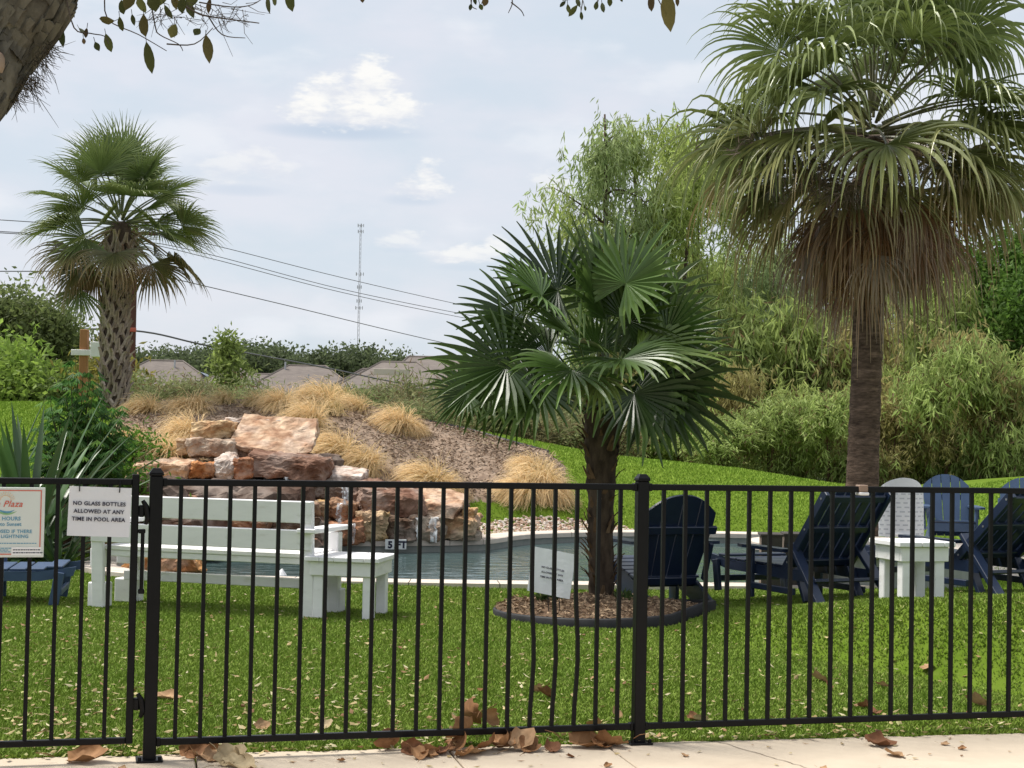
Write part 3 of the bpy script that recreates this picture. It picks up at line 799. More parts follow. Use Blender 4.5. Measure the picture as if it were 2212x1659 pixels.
def build_signs():
    # paper sign on the gate
    p = at(216, 1087, 6.50); c = fen(np.dot(np.array([p.x, p.y]) - P1, FD), 0.034)
    root = thing('paper_sign', 'white laminated paper sign about glass bottles tied to the gate', 'sign', (c[0], c[1], 1.0475), FANG)
    root.rotation_euler = (0, R(1.6), FANG)
    obj('sheet', wavy_sheet(0.252, 0.206, 0.002, 0.004, 3), MT['paper'], root, smooth=True)
    for i, s in enumerate(LINES):
        text(s, 0.0225, MT['ink'], root, (-0.002, -0.0055, 0.026 - i * 0.0325), bold=0.0006)
    for x in (-0.085, 0.077):
        mb = MB(); tube(mb, [(x, -0.004, 0.083), (x, -0.008, 0.10), (x, 0.012, 0.135), (x, 0.05, 0.135), (x, 0.056, 0.11)], 0.0024, 5); obj('zip_tie', mb, MT['iron'], root)
    # pool hours board, most of it past the frame
    p = at(2, 1131, 6.40); s0 = np.dot(np.array([p.x, p.y]) - P1, FD); c = fen(s0, 0.030)
    root = thing('pool_rules_board', 'white pool hours board with red border hung on the gate', 'sign', (c[0], c[1], at(2, 1131, 6.4).z), FANG)
    mb = MB(); cbox(mb, (0, 0, 0), (0.335, 0.006, 0.288), 0.002); obj('panel', mb, MT['board'], root)
    y = -0.0040
    mb = MB()
    for (x, z, w, h) in ((0, 0.131, 0.308, 0.0042), (0, -0.131, 0.308, 0.0042), (0.152, 0.0, 0.0042, 0.258), (-0.152, 0, 0.0042, 0.258)):
        cbox(mb, (x, y, z), (w, 0.0012, h), 0.0002)
    obj('border', mb, MT['ink_red'], root)
    # emblem: sun arc, script name, wave
    mb = MB()
    for a in np.linspace(0.25, math.pi - .25, 11):
        d = np.array([math.cos(a), 0, math.sin(a)]); beam(mb, np.array([0.012, y, 0.088]) + d * 0.026, np.array([0.012, y, 0.088]) + d * 0.038, 0.0016, 0.0012, (0, 1, 0), 0.0002)
    tube(mb, [(0.012 + 0.022 * math.cos(a), y, 0.088 + 0.022 * math.sin(a)) for a in np.linspace(0.1, math.pi - .1, 16)], 0.0011, 4)
    obj('sun_emblem', mb, MT['ink_orange'], root)
    text('la Plaza', 0.036, MT['ink_red'], root, (0.078, y - .0004, 0.064), shear=0.35, align='RIGHT', bold=0.0004)
    for k, (m, dz, s) in enumerate((('ink_blue', 0.0, 1.0), ('ink_green', -0.006, 1.25))):
        mb = MB(); P = [(0.012 + s * 0.036 * t, y, 0.055 + dz - 0.014 * (1 - t * t) - 0.004 * t) for t in np.linspace(-1, 1, 18)]
        V = []; n = len(P)
        for i, q in enumerate(P):
            w = 0.0048 * math.sin(math.pi * (i + .4) / n); V += [(q[0], q[1] - .0004, q[2] + w), (q[0], q[1] - .0004, q[2] - w)]
        mb.add(V, [(2 * i, 2 * i + 1, 2 * i + 3, 2 * i + 2) for i in range(n - 1)]); obj('wave_emblem', mb, MT[m], root)
    text('POOL HOURS', 0.0215, MT['ink_blue'], root, (0.003, y, 0.008), bold=0.0005)
    text('to Sunset', 0.0205, MT['ink_blue'], root, (0.076, y, -0.0145), bold=0.0004, align='RIGHT')
    text('CLOSED IF THERE', 0.0195, MT['ink_blue'], root, (0.119, y, -0.044), bold=0.0004, align='RIGHT')
    text('OR LIGHTNING', 0.0195, MT['ink_blue'], root, (0.106, y, -0.0645), bold=0.0004, align='RIGHT')
    # rows of print too small to read
    mb = MB(); rng = random.Random(2)
    for (z, x0, x1) in ((-0.0865, -0.13, 0.137), (-0.1065, -0.13, 0.125), (-0.114, -0.13, 0.03), (-0.1215, -0.13, 0.03)):
        x = x0
        while x < x1:
            w = rng.uniform(.004, .014); cbox(mb, (x + w / 2, y, z), (w, 0.0008, 0.0034), 0.0001); x += w + 0.0022
    obj('small_print', mb, MT['ink_blue'], root)
    mb = MB(); cbox(mb, (0.099, y - .0006, -0.119), (0.118, 0.0012, 0.034), 0.0003); st = obj('sticker', mb, MT['sticker'], root)
    mb = MB()
    for (z, x0, x1) in ((-0.113, 0.046, 0.153), (-0.125, 0.046, 0.153)):
        x = x0
        while x < x1:
            w = rng.uniform(.004, .012); cbox(mb, (x + w / 2, y - .0016, z), (w, 0.0006, 0.0042), 0.0001); x += w + 0.0018
    obj('small_print', mb, MT['ink'], st)
    # the same notice on a wire stake in the palm bed
    p = at(1191, 1237, 11.75)
    root = thing('staked_sign', 'white glass bottle notice on a thin wire stake in the palm bed', 'sign', (p.x, p.y, hz(p.x, p.y) + 0.05), R(-24))
    zc = p.z - root.location.z
    h = obj('sheet', wavy_sheet(0.345, 0.335, 0.003, 0.004, 8), MT['paper'], root, (0, 0, zc), (0, R(7.5), 0), smooth=True)
    for i, s in enumerate(LINES):
        text(s, 0.0195, MT['ink'], h, (0.01, -0.006, 0.024 - i * 0.036), bold=0.0005)
    mb = MB()
    for x in (-0.03, 0.06): tube(mb, [(x, 0.006, zc + 0.1), (x + .005, 0.008, 0.1), (x + 0.015, 0.02, -0.08)], 0.0035, 5)
    obj('wire_stake', mb, MT['rubber'], root)
build_signs()

# ------------------------------------------------------------------ white bench and side tables
def bbox_part(name, c, s, mat, root, ch=0.005, rot=None):
    mb = MB(); cbox(mb, (0, 0, 0), s, ch); return obj(name, mb, mat, root, c, rot)
def build_bench():
    a = atz(206, 1311, 0); b = atz(664, 1337, 0)
    d = Vector((b.x - a.x, b.y - a.y)); L = d.length; ang = math.atan2(d.y, d.x)
    m = (a + b) / 2
    root = thing('garden_bench', 'white painted plank bench facing the pool, seen from behind', 'bench', (m.x, m.y, hz(m.x, m.y) + .004), ang)
    H = L / 2
    for s in (-1, 1):
        bbox_part('back_post', (s * (H - 0.01), 0.0, 0.44), (0.10, 0.045, 0.88), MT['white'], root, 0.006, (R(4), 0, 0))
        bbox_part('front_leg', (s * (H - 0.03), 0.56, 0.31), (0.09, 0.09, 0.62), MT['white'], root, 0.006)
        for y in (0.075, 0.47):
            bbox_part('leg_block', (s * (H + 0.012), y, 0.385), (0.13, 0.10, 0.15), MT['white'], root, 0.008)
            bbox_part('foot_block', (s * (H + 0.008), y, 0.098), (0.15, 0.12, 0.19), MT['white'], root, 0.008)
        bbox_part('armrest', (s * (H + 0.01), 0.27, 0.66), (0.15, 0.72, 0.034), MT['white'], root, 0.006)
    bbox_part('back_plank', (0, -0.042, 0.797), (2 * H + 0.07, 0.034, 0.162), MT['white'], root, 0.005, (R(4), 0, 0))
    bbox_part('back_plank', (0, -0.028, 0.588), (2 * H + 0.07, 0.034, 0.150), MT['white'], root, 0.005, (R(4), 0, 0))
    for y in (0.09, 0.235, 0.38, 0.525):
        bbox_part('seat_plank', (0, y, 0.468), (2 * H - 0.05, 0.13, 0.036), MT['white'], root, 0.005)
    bbox_part('seat_apron', (0, 0.055, 0.425), (2 * H - 0.16, 0.036, 0.048), MT['white'], root)
    bbox_part('stretcher', (0, 0.30, 0.235), (2 * H - 0.15, 0.045, 0.075), MT['white'], root)
build_bench()
def side_table(px, py, rz, label, w=0.60, h=0.46, Y=None):
    p = hit(px, py)
    if Y: q = at(px, py, Y); p = Vector((q.x, Y, hz(q.x, Y)))
    root = thing('side_table', label, 'table', (p.x, p.y, p.z + 0.003), rz, 'white wooden side tables')
    n = 5
    for k in range(n):
        bbox_part('top_plank', ((k - (n - 1) / 2) * w / n, 0, h - 0.018), (w / n - 0.004, w, 0.034), MT['white'], root, 0.004)
    i = w / 2 - 0.05
    for s in (-1, 1):
        bbox_part('apron', (0, s * i, h - 0.09), (2 * i + 0.03, 0.03, 0.105), MT['white'], root)
        bbox_part('apron', (s * i, 0, h - 0.0905), (0.03, 2 * i - 0.032, 0.104), MT['white'], root)
        for t in (-1, 1):
            bbox_part('leg', (s * (i - 0.045), t * (i - 0.045), (h - 0.036) / 2), (0.078, 0.078, h - 0.037), MT['white'], root, 0.006)
    return root
side_table(757, 1332, R(-10), 'square white wooden side table at the end of the bench', 0.57)
t2 = side_table(1968, 1304, R(16), 'square white wooden side table between two blue loungers', 0.45, 0.47, 11.45)

# ------------------------------------------------------------------ adirondack chairs and loungers
def plank(mb, pts, th, ax=1):
    """flat board from an outline in x,z extruded along y"""
    n = len(pts); V = [(x, -th / 2, z) for x, z in pts] + [(x, th / 2, z) for x, z in pts]
    c0 = len(V); cx = sum(p[0] for p in pts) / n; cz = sum(p[1] for p in pts) / n
    V += [(cx, -th / 2, cz), (cx, th / 2, cz)]
    b = mb.n
    mb.add(V, [(i, n + i, n + (i + 1) % n, (i + 1) % n) for i in range(n)])
    mb.addf([(c0, i, (i + 1) % n) for i in range(n)] + [(c0 + 1, n + (i + 1) % n, n + i) for i in range(n)], b)
    return mb
def adirondack(loc, rz, label, mat, group, slats=4):
    """faces local +y, rear at -y"""
    root = thing('adirondack_chair', label, 'chair', loc, rz, group)
    tilt = R(24)                                  # backrest leans to -y
    back = bpy.data.objects.new('backrest', None); COL.objects.link(back); back.parent = root
    back.location = (0, -0.17, 0.29); back.rotation_euler = (tilt, 0, 0)
    W, Hb = 0.60, 0.74
    sw = W / slats
    for k in range(slats):
        x0 = -W / 2 + k * sw + 0.005; x1 = x0 + sw - 0.010
        bot = 0.82
        top = lambda x: Hb - 0.17 * (abs(x) / (W / 2)) ** 2.2
        pts = [(x0 * bot, -0.12), (x1 * bot, -0.12), (x1, 0.45), (x1, top(x1))] + [(x1 + (x0 - x1) * t, top(x1 + (x0 - x1) * t)) for t in (0.25, 0.5, 0.75)] + [(x0, top(x0)), (x0, 0.45)]
        mb = MB(); plank(mb, pts, 0.022); obj('back_slat', mb, mat, back)
    for z, w in ((0.43, 0.64), (-0.05, 0.50)):
        bbox_part('back_rail', (0, -0.030, z), (w, 0.034, 0.070), mat, back)
    for s in (-1, 1):
        # seat side running down to the ground at the back
        mb = MB(); plank(mb, [(0.33, 0.37), (0.33, 0.24), (0.10, 0.14), (-0.28, 0.0), (-0.52, 0.0), (-0.52, 0.05), (-0.20, 0.22), (0.10, 0.33)], 0.030)
        o = obj('seat_side', mb, mat, root, (s * 0.255, 0, 0), (0, 0, R(90)))
        bbox_part('front_leg', (s * 0.290, 0.28, 0.275), (0.032, 0.13, 0.55), mat, root)
        mb = MB(); plank(mb, [(-0.065, -0.34), (0.055, -0.34), (0.075, 0.1), (0.07, 0.40), (0.0, 0.44), (-0.07, 0.40), (-0.075, 0.1)], 0.026)
        obj('armrest', mb, mat, root, (s * 0.315, 0.0, 0.563), (R(-90), 0, 0))
        mb = MB(); plank(mb, [(0, 0.0), (0.10, 0.13), (0, 0.13)], 0.03); obj('arm_bracket', mb, mat, root, (s * 0.313, 0.28, 0.418), (0, 0, R(90) if s > 0 else R(-90)))
        bbox_part('back_upright', (s * 0.285, -0.30, 0.40), (0.030, 0.05, 0.34), mat, root, 0.004, (R(20), 0, 0))
    for k in range(6):
        t = k / 5; y = 0.32 - t * 0.46; z = 0.385 - t * 0.115
        bbox_part('seat_slat', (0, y, z), (0.56, 0.082, 0.022), mat, root, 0.004, (R(13), 0, 0))
    bbox_part('front_apron', (0, 0.343, 0.315), (0.55, 0.022, 0.11), mat, root)
    bbox_part('rear_stretcher', (0, -0.40, 0.08), (0.48, 0.06, 0.024), mat, root)
    return root
def lounger(loc, rz, label, mat, lean=30.0, arms=True):
    """head at local -y, foot at +y"""
    root = thing('sun_lounger', label, 'lounger', loc, rz, 'blue reclining loungers on the lawn')
    hw = 0.30; zs = 0.25
    for s in (-1, 1):
        mb = MB(); plank(mb, [(-0.40, zs - .07), (0.68, zs - 0.06), (0.92, zs - 0.02), (0.94, zs + 0.05), (0.68, zs + 0.015), (-0.40, zs + 0.015)], 0.032)
        obj('side_rail', mb, mat, root, (s * hw, 0, 0), (0, 0, R(90)))
        for (y, lean_) in ((0.80, -9), (0.30, 0)):
            hgt_ = zs + 0.01 if y > .5 else 0.392
            bbox_part('leg', (s * (hw + 0.033), y, hgt_ / 2 - 0.0), (0.032, 0.075, hgt_), mat, root, 0.004, (R(lean_), 0, 0))
        if arms:
            mb = MB(); plank(mb, [(-0.05, -0.30), (0.05, -0.30), (0.06, 0.25), (0.03, 0.36), (-0.03, 0.36), (-0.06, 0.25)], 0.026)
            obj('armrest', mb, mat, root, (s * (hw + 0.03), 0.10, 0.405), (R(-90), 0, 0))
        bbox_part('lower_rail', (s * (hw + 0.033), 0.0, 0.095), (0.03, 0.60, 0.05), mat, root)
        # struts down from the backrest
        mb = MB(); beam(mb, (s * (hw + 0.0), -0.22, 0.46), (s * (hw + 0.04), -0.68, 0.0), 0.036, 0.085, (1, 0, 0)); obj('strut', mb, mat, root)
        mb = MB(); beam(mb, (s * (hw - 0.05), -0.22, 0.27), (s * (hw - 0.05), -0.36, 0.02), 0.036, 0.07, (1, 0, 0)); obj('rear_leg', mb, mat, root)
    bbox_part('strut_bar', (0, -0.495, 0.195), (0.62, 0.095, 0.026), mat, root, 0.004, (R(-10), 0, 0))
    bbox_part('strut_bar', (0, -0.665, 0.028), (0.66, 0.09, 0.028), mat, root)
    bbox_part('leg_bar', (0, 0.82, 0.10), (0.60, 0.03, 0.05), mat, root)
    for k in range(7):
        bbox_part('seat_slat', (0, -0.05 + k * 0.138, zs + 0.026 + (0.02 if k > 5 else 0)), (0.60, 0.122, 0.020), mat, root)
    back = bpy.data.objects.new('backrest', None); COL.objects.link(back); back.parent = root
    back.location = (0, -0.10, zs + 0.02); back.rotation_euler = (R(lean), 0, 0)
    Lb = 0.81; ns = 6
    for k in range(ns):
        bbox_part('back_slat', ((k - (ns - 1) / 2) * 0.093, 0, Lb / 2), (0.080, 0.022, Lb), mat, back)
    for s in (-1, 1):
        bbox_part('back_side', (s * 0.298, -0.028, Lb / 2 - .01), (0.034, 0.075, Lb + 0.04), mat, back)
    for z in (0.08, 0.43, 0.75):
        bbox_part('back_rail', (0, -0.028, z), (0.556, 0.032, 0.062), mat, back)
    mb = MB()
    for s in (-1, 1):
        for z in (0.08, 0.43, 0.75): tube(mb, [(s * 0.316, -0.028, z), (s * 0.318, -0.028, z)], 0.009, 8)
    obj('bolt_heads', mb, MT['screw'], back)
    return root
ch = adirondack((1.23, 13.1, hz(1.23, 13.1) + .002), R(21), 'navy adirondack chair with arched back beside the palm bed', MT['navy'], None); ch.scale = (1.07, 1.03, .97)
p = atz(1745, 1300, 0.12); lounger((2.38, 12.58, hz(2.38, 12.4) + 0.0), R(25), 'navy slatted lounger with raised back beside the tall palm trunk', MT['navy'], 40)
lounger((3.66, 12.45, hz(3.66, 12.3) + 0.0), R(27), 'navy slatted lounger with raised back on the grassy rise', MT['navy'], 48)
lounger((-4.35, 12.45, hz(-4.35, 12.45)), R(-80), 'blue lounger beside the strappy leaved plant near the bench', MT['blue'], 24, arms=False)
p = at(2070, 1172, 20.0); adirondack((p.x, 20.4, hz(p.x, 20.4)), R(172), 'faded blue adirondack chair facing the fence next to the white chair', MT['blue'], 'blue adirondack chairs beyond the pool', 5)
p = at(2240, 1185, 18.9); adirondack((p.x, 19.3, hz(p.x, 19.3)), R(165), 'faded blue adirondack chair at the edge of the path beyond the pool', MT['blue'], 'blue adirondack chairs beyond the pool', 5)

def white_chair():
    p = at(1936, 1180, 18.4)
    root = thing('rounded_chair', 'white resin chair with tall rounded back behind the palm trunk', 'chair', (p.x, 18.4, hz(p.x, 18.4)), R(8))
    # rounded shell back: arched outline bent round the seat
    def shell(z, a, r): return (math.sin(a) * r, -math.cos(a) * r * 0.75, z)
    mb = MB(); nu, nv = 18, 14; V = []
    H = 0.68; A = R(86)
    for j in range(nv + 1):
        for i in range(nu + 1):
            u = i / nu * 2 - 1; t = 1 - (1 - j / nv) ** 2
            halfw = 1.0 if t < 0.3 else math.sqrt(max(0.0, 1 - ((t - .3) / .7) ** 2))
            a = u * A * max(halfw, 0.03)
            V.append(shell(0.30 + H * t, a, 0.325 - 0.02 * t))
    F = [(j * (nu + 1) + i, j * (nu + 1) + i + 1, (j + 1) * (nu + 1) + i + 1, (j + 1) * (nu + 1) + i) for j in range(nv) for i in range(nu)]
    V2 = [(x * 0.93, y * 0.93, z) for x, y, z in V]; n = len(V)
    mb.add(V + V2, F + [(a + n, d + n, c + n, b + n) for a, b, c, d in F])
    sh = obj('back_shell', mb, MT['wicker'], root, smooth=True)
    rng = random.Random(4)
    for j in range(11):
        t = 0.05 + j * 0.075
        lim = (1.0 if t < 0.3 else math.sqrt(max(0.0, 1 - ((t - .3) / .7) ** 2))) * A - 0.1
        a = -lim + (0.06 if j % 2 else 0.16)
        while a < lim - 0.18:
            mb = MB(); V = []
            w = 0.16 + rng.random() * .05
            for q in range(5):
                aa = a + w * q / 4
                for zz in (-0.008, 0.008): V.append(shell(0.30 + H * t + zz, aa, 0.329 - 0.02 * t))
            mb.add(V, [(2 * q, 2 * q + 1, 2 * q + 3, 2 * q + 2) for q in range(4)])
            obj('weave_slot', mb, MT['slot'], sh)
            a += w + 0.11
    mb = MB(); tube(mb, [(0, 0, 0.30), (0, 0, 0.33), (0, 0, 0.36)], [0.25, 0.265, 0.25], 22); obj('seat', mb, MT['wicker'], root)
    for sx in (-1, 1):
        for sy in (-1, 1):
            mb = MB(); tube(mb, [(sx * 0.17, sy * 0.15, 0.31), (sx * 0.20, sy * 0.18, 0.0)], [0.024, 0.018], 8); obj('leg', mb, MT['wicker'], root)
white_chair()

def spa():
    c = np.array([3.55, 15.9])
    # raised spa wall with a pale cap, dark tiled spill faces
    root = thing('raised_spa', 'low round spa wall with pale stone cap behind the lounger', 'spa', (c[0], c[1], 0))
    n = 28
    def ring(r0, r1, z0, z1, mat, name, ch=0.0):
        mb = MB(); V = []
        for k in range(n):
            a = 2 * math.pi * k / n
            for (r, z) in ((r0, z0), (r1, z0), (r1, z1), (r0, z1)): V.append((r * math.cos(a), r * math.sin(a), z))
        F = [(k * 4 + j, k * 4 + (j + 1) % 4, ((k + 1) % n) * 4 + (j + 1) % 4, ((k + 1) % n) * 4 + j) for k in range(n) for j in range(4)]
        mb.add(V, F); return obj(name, mb, mat, root)
    ring(0.86, 1.06, -0.3, 0.30, MT['shell'], 'wall'); ring(0.80, 1.13, 0.302, 0.37, MT['coping'], 'cap')
    mb = MB(); tube(mb, [(0, 0, 0.20), (0, 0, 0.21)], 0.86, n); obj('spa_water', mb, MT['water'], root)
    for (x0, x1, yt, yb, Y) in ((1647, 1693, 1156, 1228, 14.6), (1697, 1792, 1155, 1228, 14.75)):
        a = at(x0, yt, Y); b = at(x1, yt, Y)
        o = thing('dark_block', 'narrow dark brown tiled block standing at the pool edge' if x0 < 1690 else 'wide dark brown tiled block standing at the pool edge', 'block', ((a.x + b.x) / 2, Y + .15, 0.042), R(-4), 'dark tiled blocks at the pool edge')
        w = b.x - a.x; h = a.z - 0.042
        nx = max(1, int(round(w / 0.2))); nz_ = 2
        mb = MB(); cbox(mb, (0, 0, h / 2 - .01), (w - .02, 0.30, h - .02), 0.003); obj('core', mb, MT['grout'], o)
        for i in range(nx):
            for j in range(nz_):
                bbox_part('tile', (-w / 2 + (i + .5) * w / nx, -0.153, (j + .5) * h / nz_), (w / nx - .005, 0.012, h / nz_ - .005), MT['planter'], o, 0.002)
        bbox_part('cap', (0, 0, h), (w + 0.012, 0.33, 0.022), MT['planter'], o, 0.003)
spa()
def path_patch():
    P = [(4.62, 17.0), (6.2, 16.2), (9.5, 16.3), (9.5, 18.0), (6.8, 18.9), (5.6, 20.2), (5.4, 22.2), (4.95, 22.35), (4.75, 20.5)]
    P = catmull(P, 4, True); c = P.mean(0)
    mb = MB(); V = [(x, y, hz(x, y) + 0.03) for x, y in P] + [(*c, hz(*c) + 0.035)]
    mb.add(V, []); n = len(P); mb.addf([(i, (i + 1) % n, n) for i in range(n)], 0)
    V2 = [(x, y, hz(x, y) - 0.1) for x, y in P]; mb.add(V2, []); mb.addf([(i, i + n + 1, (i + 1) % n + n + 1, (i + 1) % n) for i in range(n)], 0)
    struct(obj('patio_path', mb, MT['coping']))
path_patch()

# ------------------------------------------------------------------ rocks
def rock_mesh(seed, sx, sy, sz, col, jit=0.20, cuts=4, amp=0.05):
    rng = np.random.default_rng(seed)
    bm = bmesh.new()
    for x in (-1, 1):
        for y in (-1, 1):
            for z in (-1, 1):
                j = 1 - np.abs(rng.normal(size=3)) * jit
                bm.verts.new((x * sx / 2 * j[0], y * sy / 2 * j[1], z * sz / 2 * max(j[2], 0.6)))
    for _ in range(7):
        p = rng.uniform(-1, 1, 3); a = rng.integers(3); p[a] = np.sign(p[a]) * (0.94 + 0.06 * rng.random())
        p = np.clip(p, -1, 1); q = np.abs(p); p = p / max(1.0, (q ** 6).sum() ** (1 / 6))
        bm.verts.new((p[0] * sx / 2, p[1] * sy / 2, p[2] * sz / 2))
    r = bmesh.ops.convex_hull(bm, input=bm.verts)
    bmesh.ops.delete(bm, geom=[v for v in bm.verts if not v.link_faces], context='VERTS')
    bmesh.ops.dissolve_limit(bm, angle_limit=R(12), verts=bm.verts, edges=bm.edges)
    m = min(sx, sy, sz)
    bmesh.ops.bevel(bm, geom=list(bm.edges), offset=m * 0.05, segments=1, affect='EDGES')
    bmesh.ops.triangulate(bm, faces=bm.faces)
    for _ in range(cuts):
        es = [e for e in bm.edges if e.calc_length() > max(sx, sy, sz) * 0.06]
        if not es or len(bm.faces) > 3600: break
        bmesh.ops.subdivide_edges(bm, edges=es, cuts=1)
        bmesh.ops.triangulate(bm, faces=[f for f in bm.faces if len(f.verts) > 4])
    off = Vector(rng.uniform(-50, 50, 3))
    bm.normal_update()
    disp = []
    for v in bm.verts:
        p = Vector((v.co.x, v.co.y, v.co.z * 1.8)) * (3.2 / max(0.25, m)) * 0.5 + off
        d = (mnoise.fractal(p, 0.6, 2.1, 6) * 1.5 + abs(mnoise.noise(p * 2.3)) * .8) * amp * m * 1.6
        strat = mnoise.noise(Vector((off.x, off.y, v.co.z / m * 5 + off.z))) * amp * m * 1.2 * (1 - abs(v.normal.z))
        disp.append(v.normal * (d + strat))
    for v, d in zip(bm.verts, disp): v.co += d
    me = bpy.data.meshes.new('stone'); bm.to_mesh(me); bm.free()
    ca = me.color_attributes.new('Col', 'FLOAT_COLOR', 'POINT')
    col = np.array(col); alt = col * np.array([0.62, 0.50, 0.44]); pale = np.minimum(1, col * 0.35 + np.array([0.42, 0.38, 0.35]) * .8)
    cs = []
    for v in me.vertices:
        p = v.co * (1.3 / max(.3, m)) + off
        t = 0.55 + 1.3 * mnoise.fractal(p * 1.5, 0.7, 2.0, 5); t = min(1, max(0, t))
        u = mnoise.fractal(p * 0.6 + Vector((9, 3, 1)), 0.8, 2.0, 4); u = min(1, max(0, (u - 0.05) * 3.2))
        c = col * t + alt * (1 - t); c = c * (1 - u * .45) + pale * u * .45
        cs += [*c, 1]
    ca.data.foreach_set('color', cs)
    me.materials.append(MT['rock'])
    return me
CRM = (0.68, 0.52, 0.32); TAN = (0.60, 0.43, 0.26); ORG = (0.60, 0.30, 0.13); RED = (0.44, 0.24, 0.145); MAR = (0.27, 0.165, 0.12); DRK = (0.17, 0.12, 0.085)
PNK = (0.62, 0.46, 0.33); GRY = (0.50, 0.42, 0.34); WHT = (0.68, 0.62, 0.57); BRN = (0.38, 0.24, 0.15); YEL = (0.60, 0.43, 0.21)
def build_waterfall():
    root = thing('rock_waterfall', 'stacked sandstone waterfall tumbling into the pool', 'waterfall', (*[at(640, 1170, 20.0).x, 20.0], 0))
    O = root.location
    S = [  # x0, x1, y0, y1, Y, depth, colour, tilt
        (413, 502, 911, 950, 20.9, 0.7, CRM, (0, 0)), (490, 668, 910, 978, 20.6, 0.95, PNK, (R(30), R(5))), (476, 620, 903, 925, 21.3, 0.5, WHT, (0, R(2))),
        (378, 404, 948, 983, 20.6, 0.35, TAN, (0, 0)), (402, 502, 950, 988, 20.5, 0.7, GRY, (0, 0)), (500, 545, 955, 992, 20.75, 0.5, BRN, (0, 0)),
        (280, 408, 997, 1037, 20.0, 0.7, PNK, (R(6), 0)), (405, 460, 999, 1034, 19.95, 0.6, ORG, (0, 0)), (456, 505, 985, 1034, 20.0, 0.65, WHT, (R(10), 0)),
        (500, 538, 992, 1034, 19.95, 0.6, RED, (0, R(-5))), (535, 702, 981, 1034, 20.15, 1.0, MAR, (R(4), R(2))), (530, 640, 968, 990, 20.7, .6, BRN, (0, 0)),
        (684, 782, 1017, 1042, 20.4, 0.8, WHT, (R(8), R(3))), (640, 700, 1030, 1052, 20.3, 0.6, TAN, (0, 0)),
        (298, 412, 1040, 1072, 19.6, 0.6, CRM, (0, 0)), (220, 300, 1030, 1052, 19.7, 0.7, TAN, (0, 0)), (405, 470, 1042, 1082, 19.7, 0.6, GRY, (0, 0)), (460, 552, 1046, 1084, 19.6, 0.6, PNK, (0, 0)),
        (548, 586, 1048, 1084, 19.65, 0.5, ORG, (0, 0)), (582, 662, 1044, 1088, 19.85, 0.7, DRK, (0, 0)), (655, 745, 1046, 1088, 20.15, 0.7, DRK, (0, 0)), (742, 790, 1044, 1086, 20.3, .6, MAR, (0, 0)),
        (758, 905, 1054, 1114, 19.75, 1.1, MAR, (R(6), R(3))), (876, 1000, 1062, 1117, 19.8, 1.0, PNK, (R(12), R(6))), (1000, 1028, 1100, 1124, 20.0, .4, YEL, (0, 0)),
        (676, 710, 1084, 1128, 19.55, .5, YEL, (0, 0)), (705, 765, 1082, 1130, 19.6, .7, BRN, (0, R(14))), (680, 780, 1126, 1178, 19.25, .8, RED, (0, R(-4))), (762, 826, 1106, 1172, 19.5, .6, YEL, (0, 0)),
        (822, 898, 1114, 1170, 19.6, .7, DRK, (0, 0)), (890, 962, 1114, 1170, 19.75, .7, GRY, (0, 0)), (955, 1034, 1116, 1168, 19.85, .8, TAN, (0, 0)), (985, 1040, 1145, 1172, 19.95, .5, GRY, (0, 0)),
        (120, 205, 1036, 1072, 18.8, .7, PNK, (0, 0)), (115, 180, 1070, 1118, 18.5, .7, WHT, (0, 0)), (175, 270, 1066, 1110, 18.6, .6, TAN, (0, 0)), (262, 352, 1070, 1112, 18.8, .6, BRN, (0, 0)),
        (345, 440, 1072, 1116, 19.0, .6, RED, (0, 0)), (436, 560, 1080, 1118, 19.1, .6, MAR, (0, 0)), (552, 680, 1084, 1122, 19.2, .6, BRN, (0, 0)),
        (130, 235, 1108, 1150, 17.9, .7, BRN, (0, 0)), (230, 350, 1108, 1152, 18.1, .7, PNK, (0, 0)), (345, 470, 1112, 1152, 18.4, .7, RED, (0, 0)), (465, 580, 1115, 1158, 18.6, .7, BRN, (0, 0)), (575, 690, 1118, 1170, 18.85, .7, DRK, (0, 0)),
        (140, 240, 1148, 1196, 17.0, .8, TAN, (0, 0)), (236, 345, 1150, 1198, 17.2, .8, ORG, (0, 0)), (340, 450, 1150, 1196, 17.6, .7, BRN, (0, 0)), (445, 560, 1155, 1192, 18.1, .7, RED, (0, 0)), (555, 690, 1164, 1186, 18.6, .7, MAR, (0, 0)),
    ]
    for k, (x0, x1, y0, y1, Y, dep, col, (tx, ty)) in enumerate(S):
        a = at(x0, y0, Y); b = at(x1, y1, Y)
        w = (b.x - a.x) * 1.08; h = (a.z - b.z)
        hh = h * 1.12 if tx < .2 else 0.17
        me = rock_mesh(100 + k, w, dep, hh, col)
        obj('stone', me, None, root, ((a.x + b.x) / 2 - O.x, Y + dep / 2 - O.y, (a.z + b.z) / 2), (tx, ty, R(((k * 37) % 17) - 8)))
    # rubble core that the facing stones sit against
    rng = random.Random(3)
    for (x, y, Y, s, zz) in ((560, 1040, 21.5, (2.3, .8, 1.3), 0.42), (380, 1060, 20.9, (2.0, .7, 1.0), 0.35), (700, 1090, 21.1, (2.2, .8, .9), 0.25), (880, 1130, 20.95, (2.0, .9, .6), 0.18),
                             (250, 1100, 19.3, (2.0, 1.2, .9), .3), (450, 1130, 19.5, (2.6, .8, .9), .3), (190, 1150, 18.2, (1.6, 1.2, .7), .15), (330, 1170, 18.4, (1.9, .9, .6), .1)):
        me = rock_mesh(300 + x, *s, (0.13, 0.09, 0.07)); p = at(x, y, Y)
        obj('core_stone', me, None, root, (p.x - O.x, Y - O.y, zz))
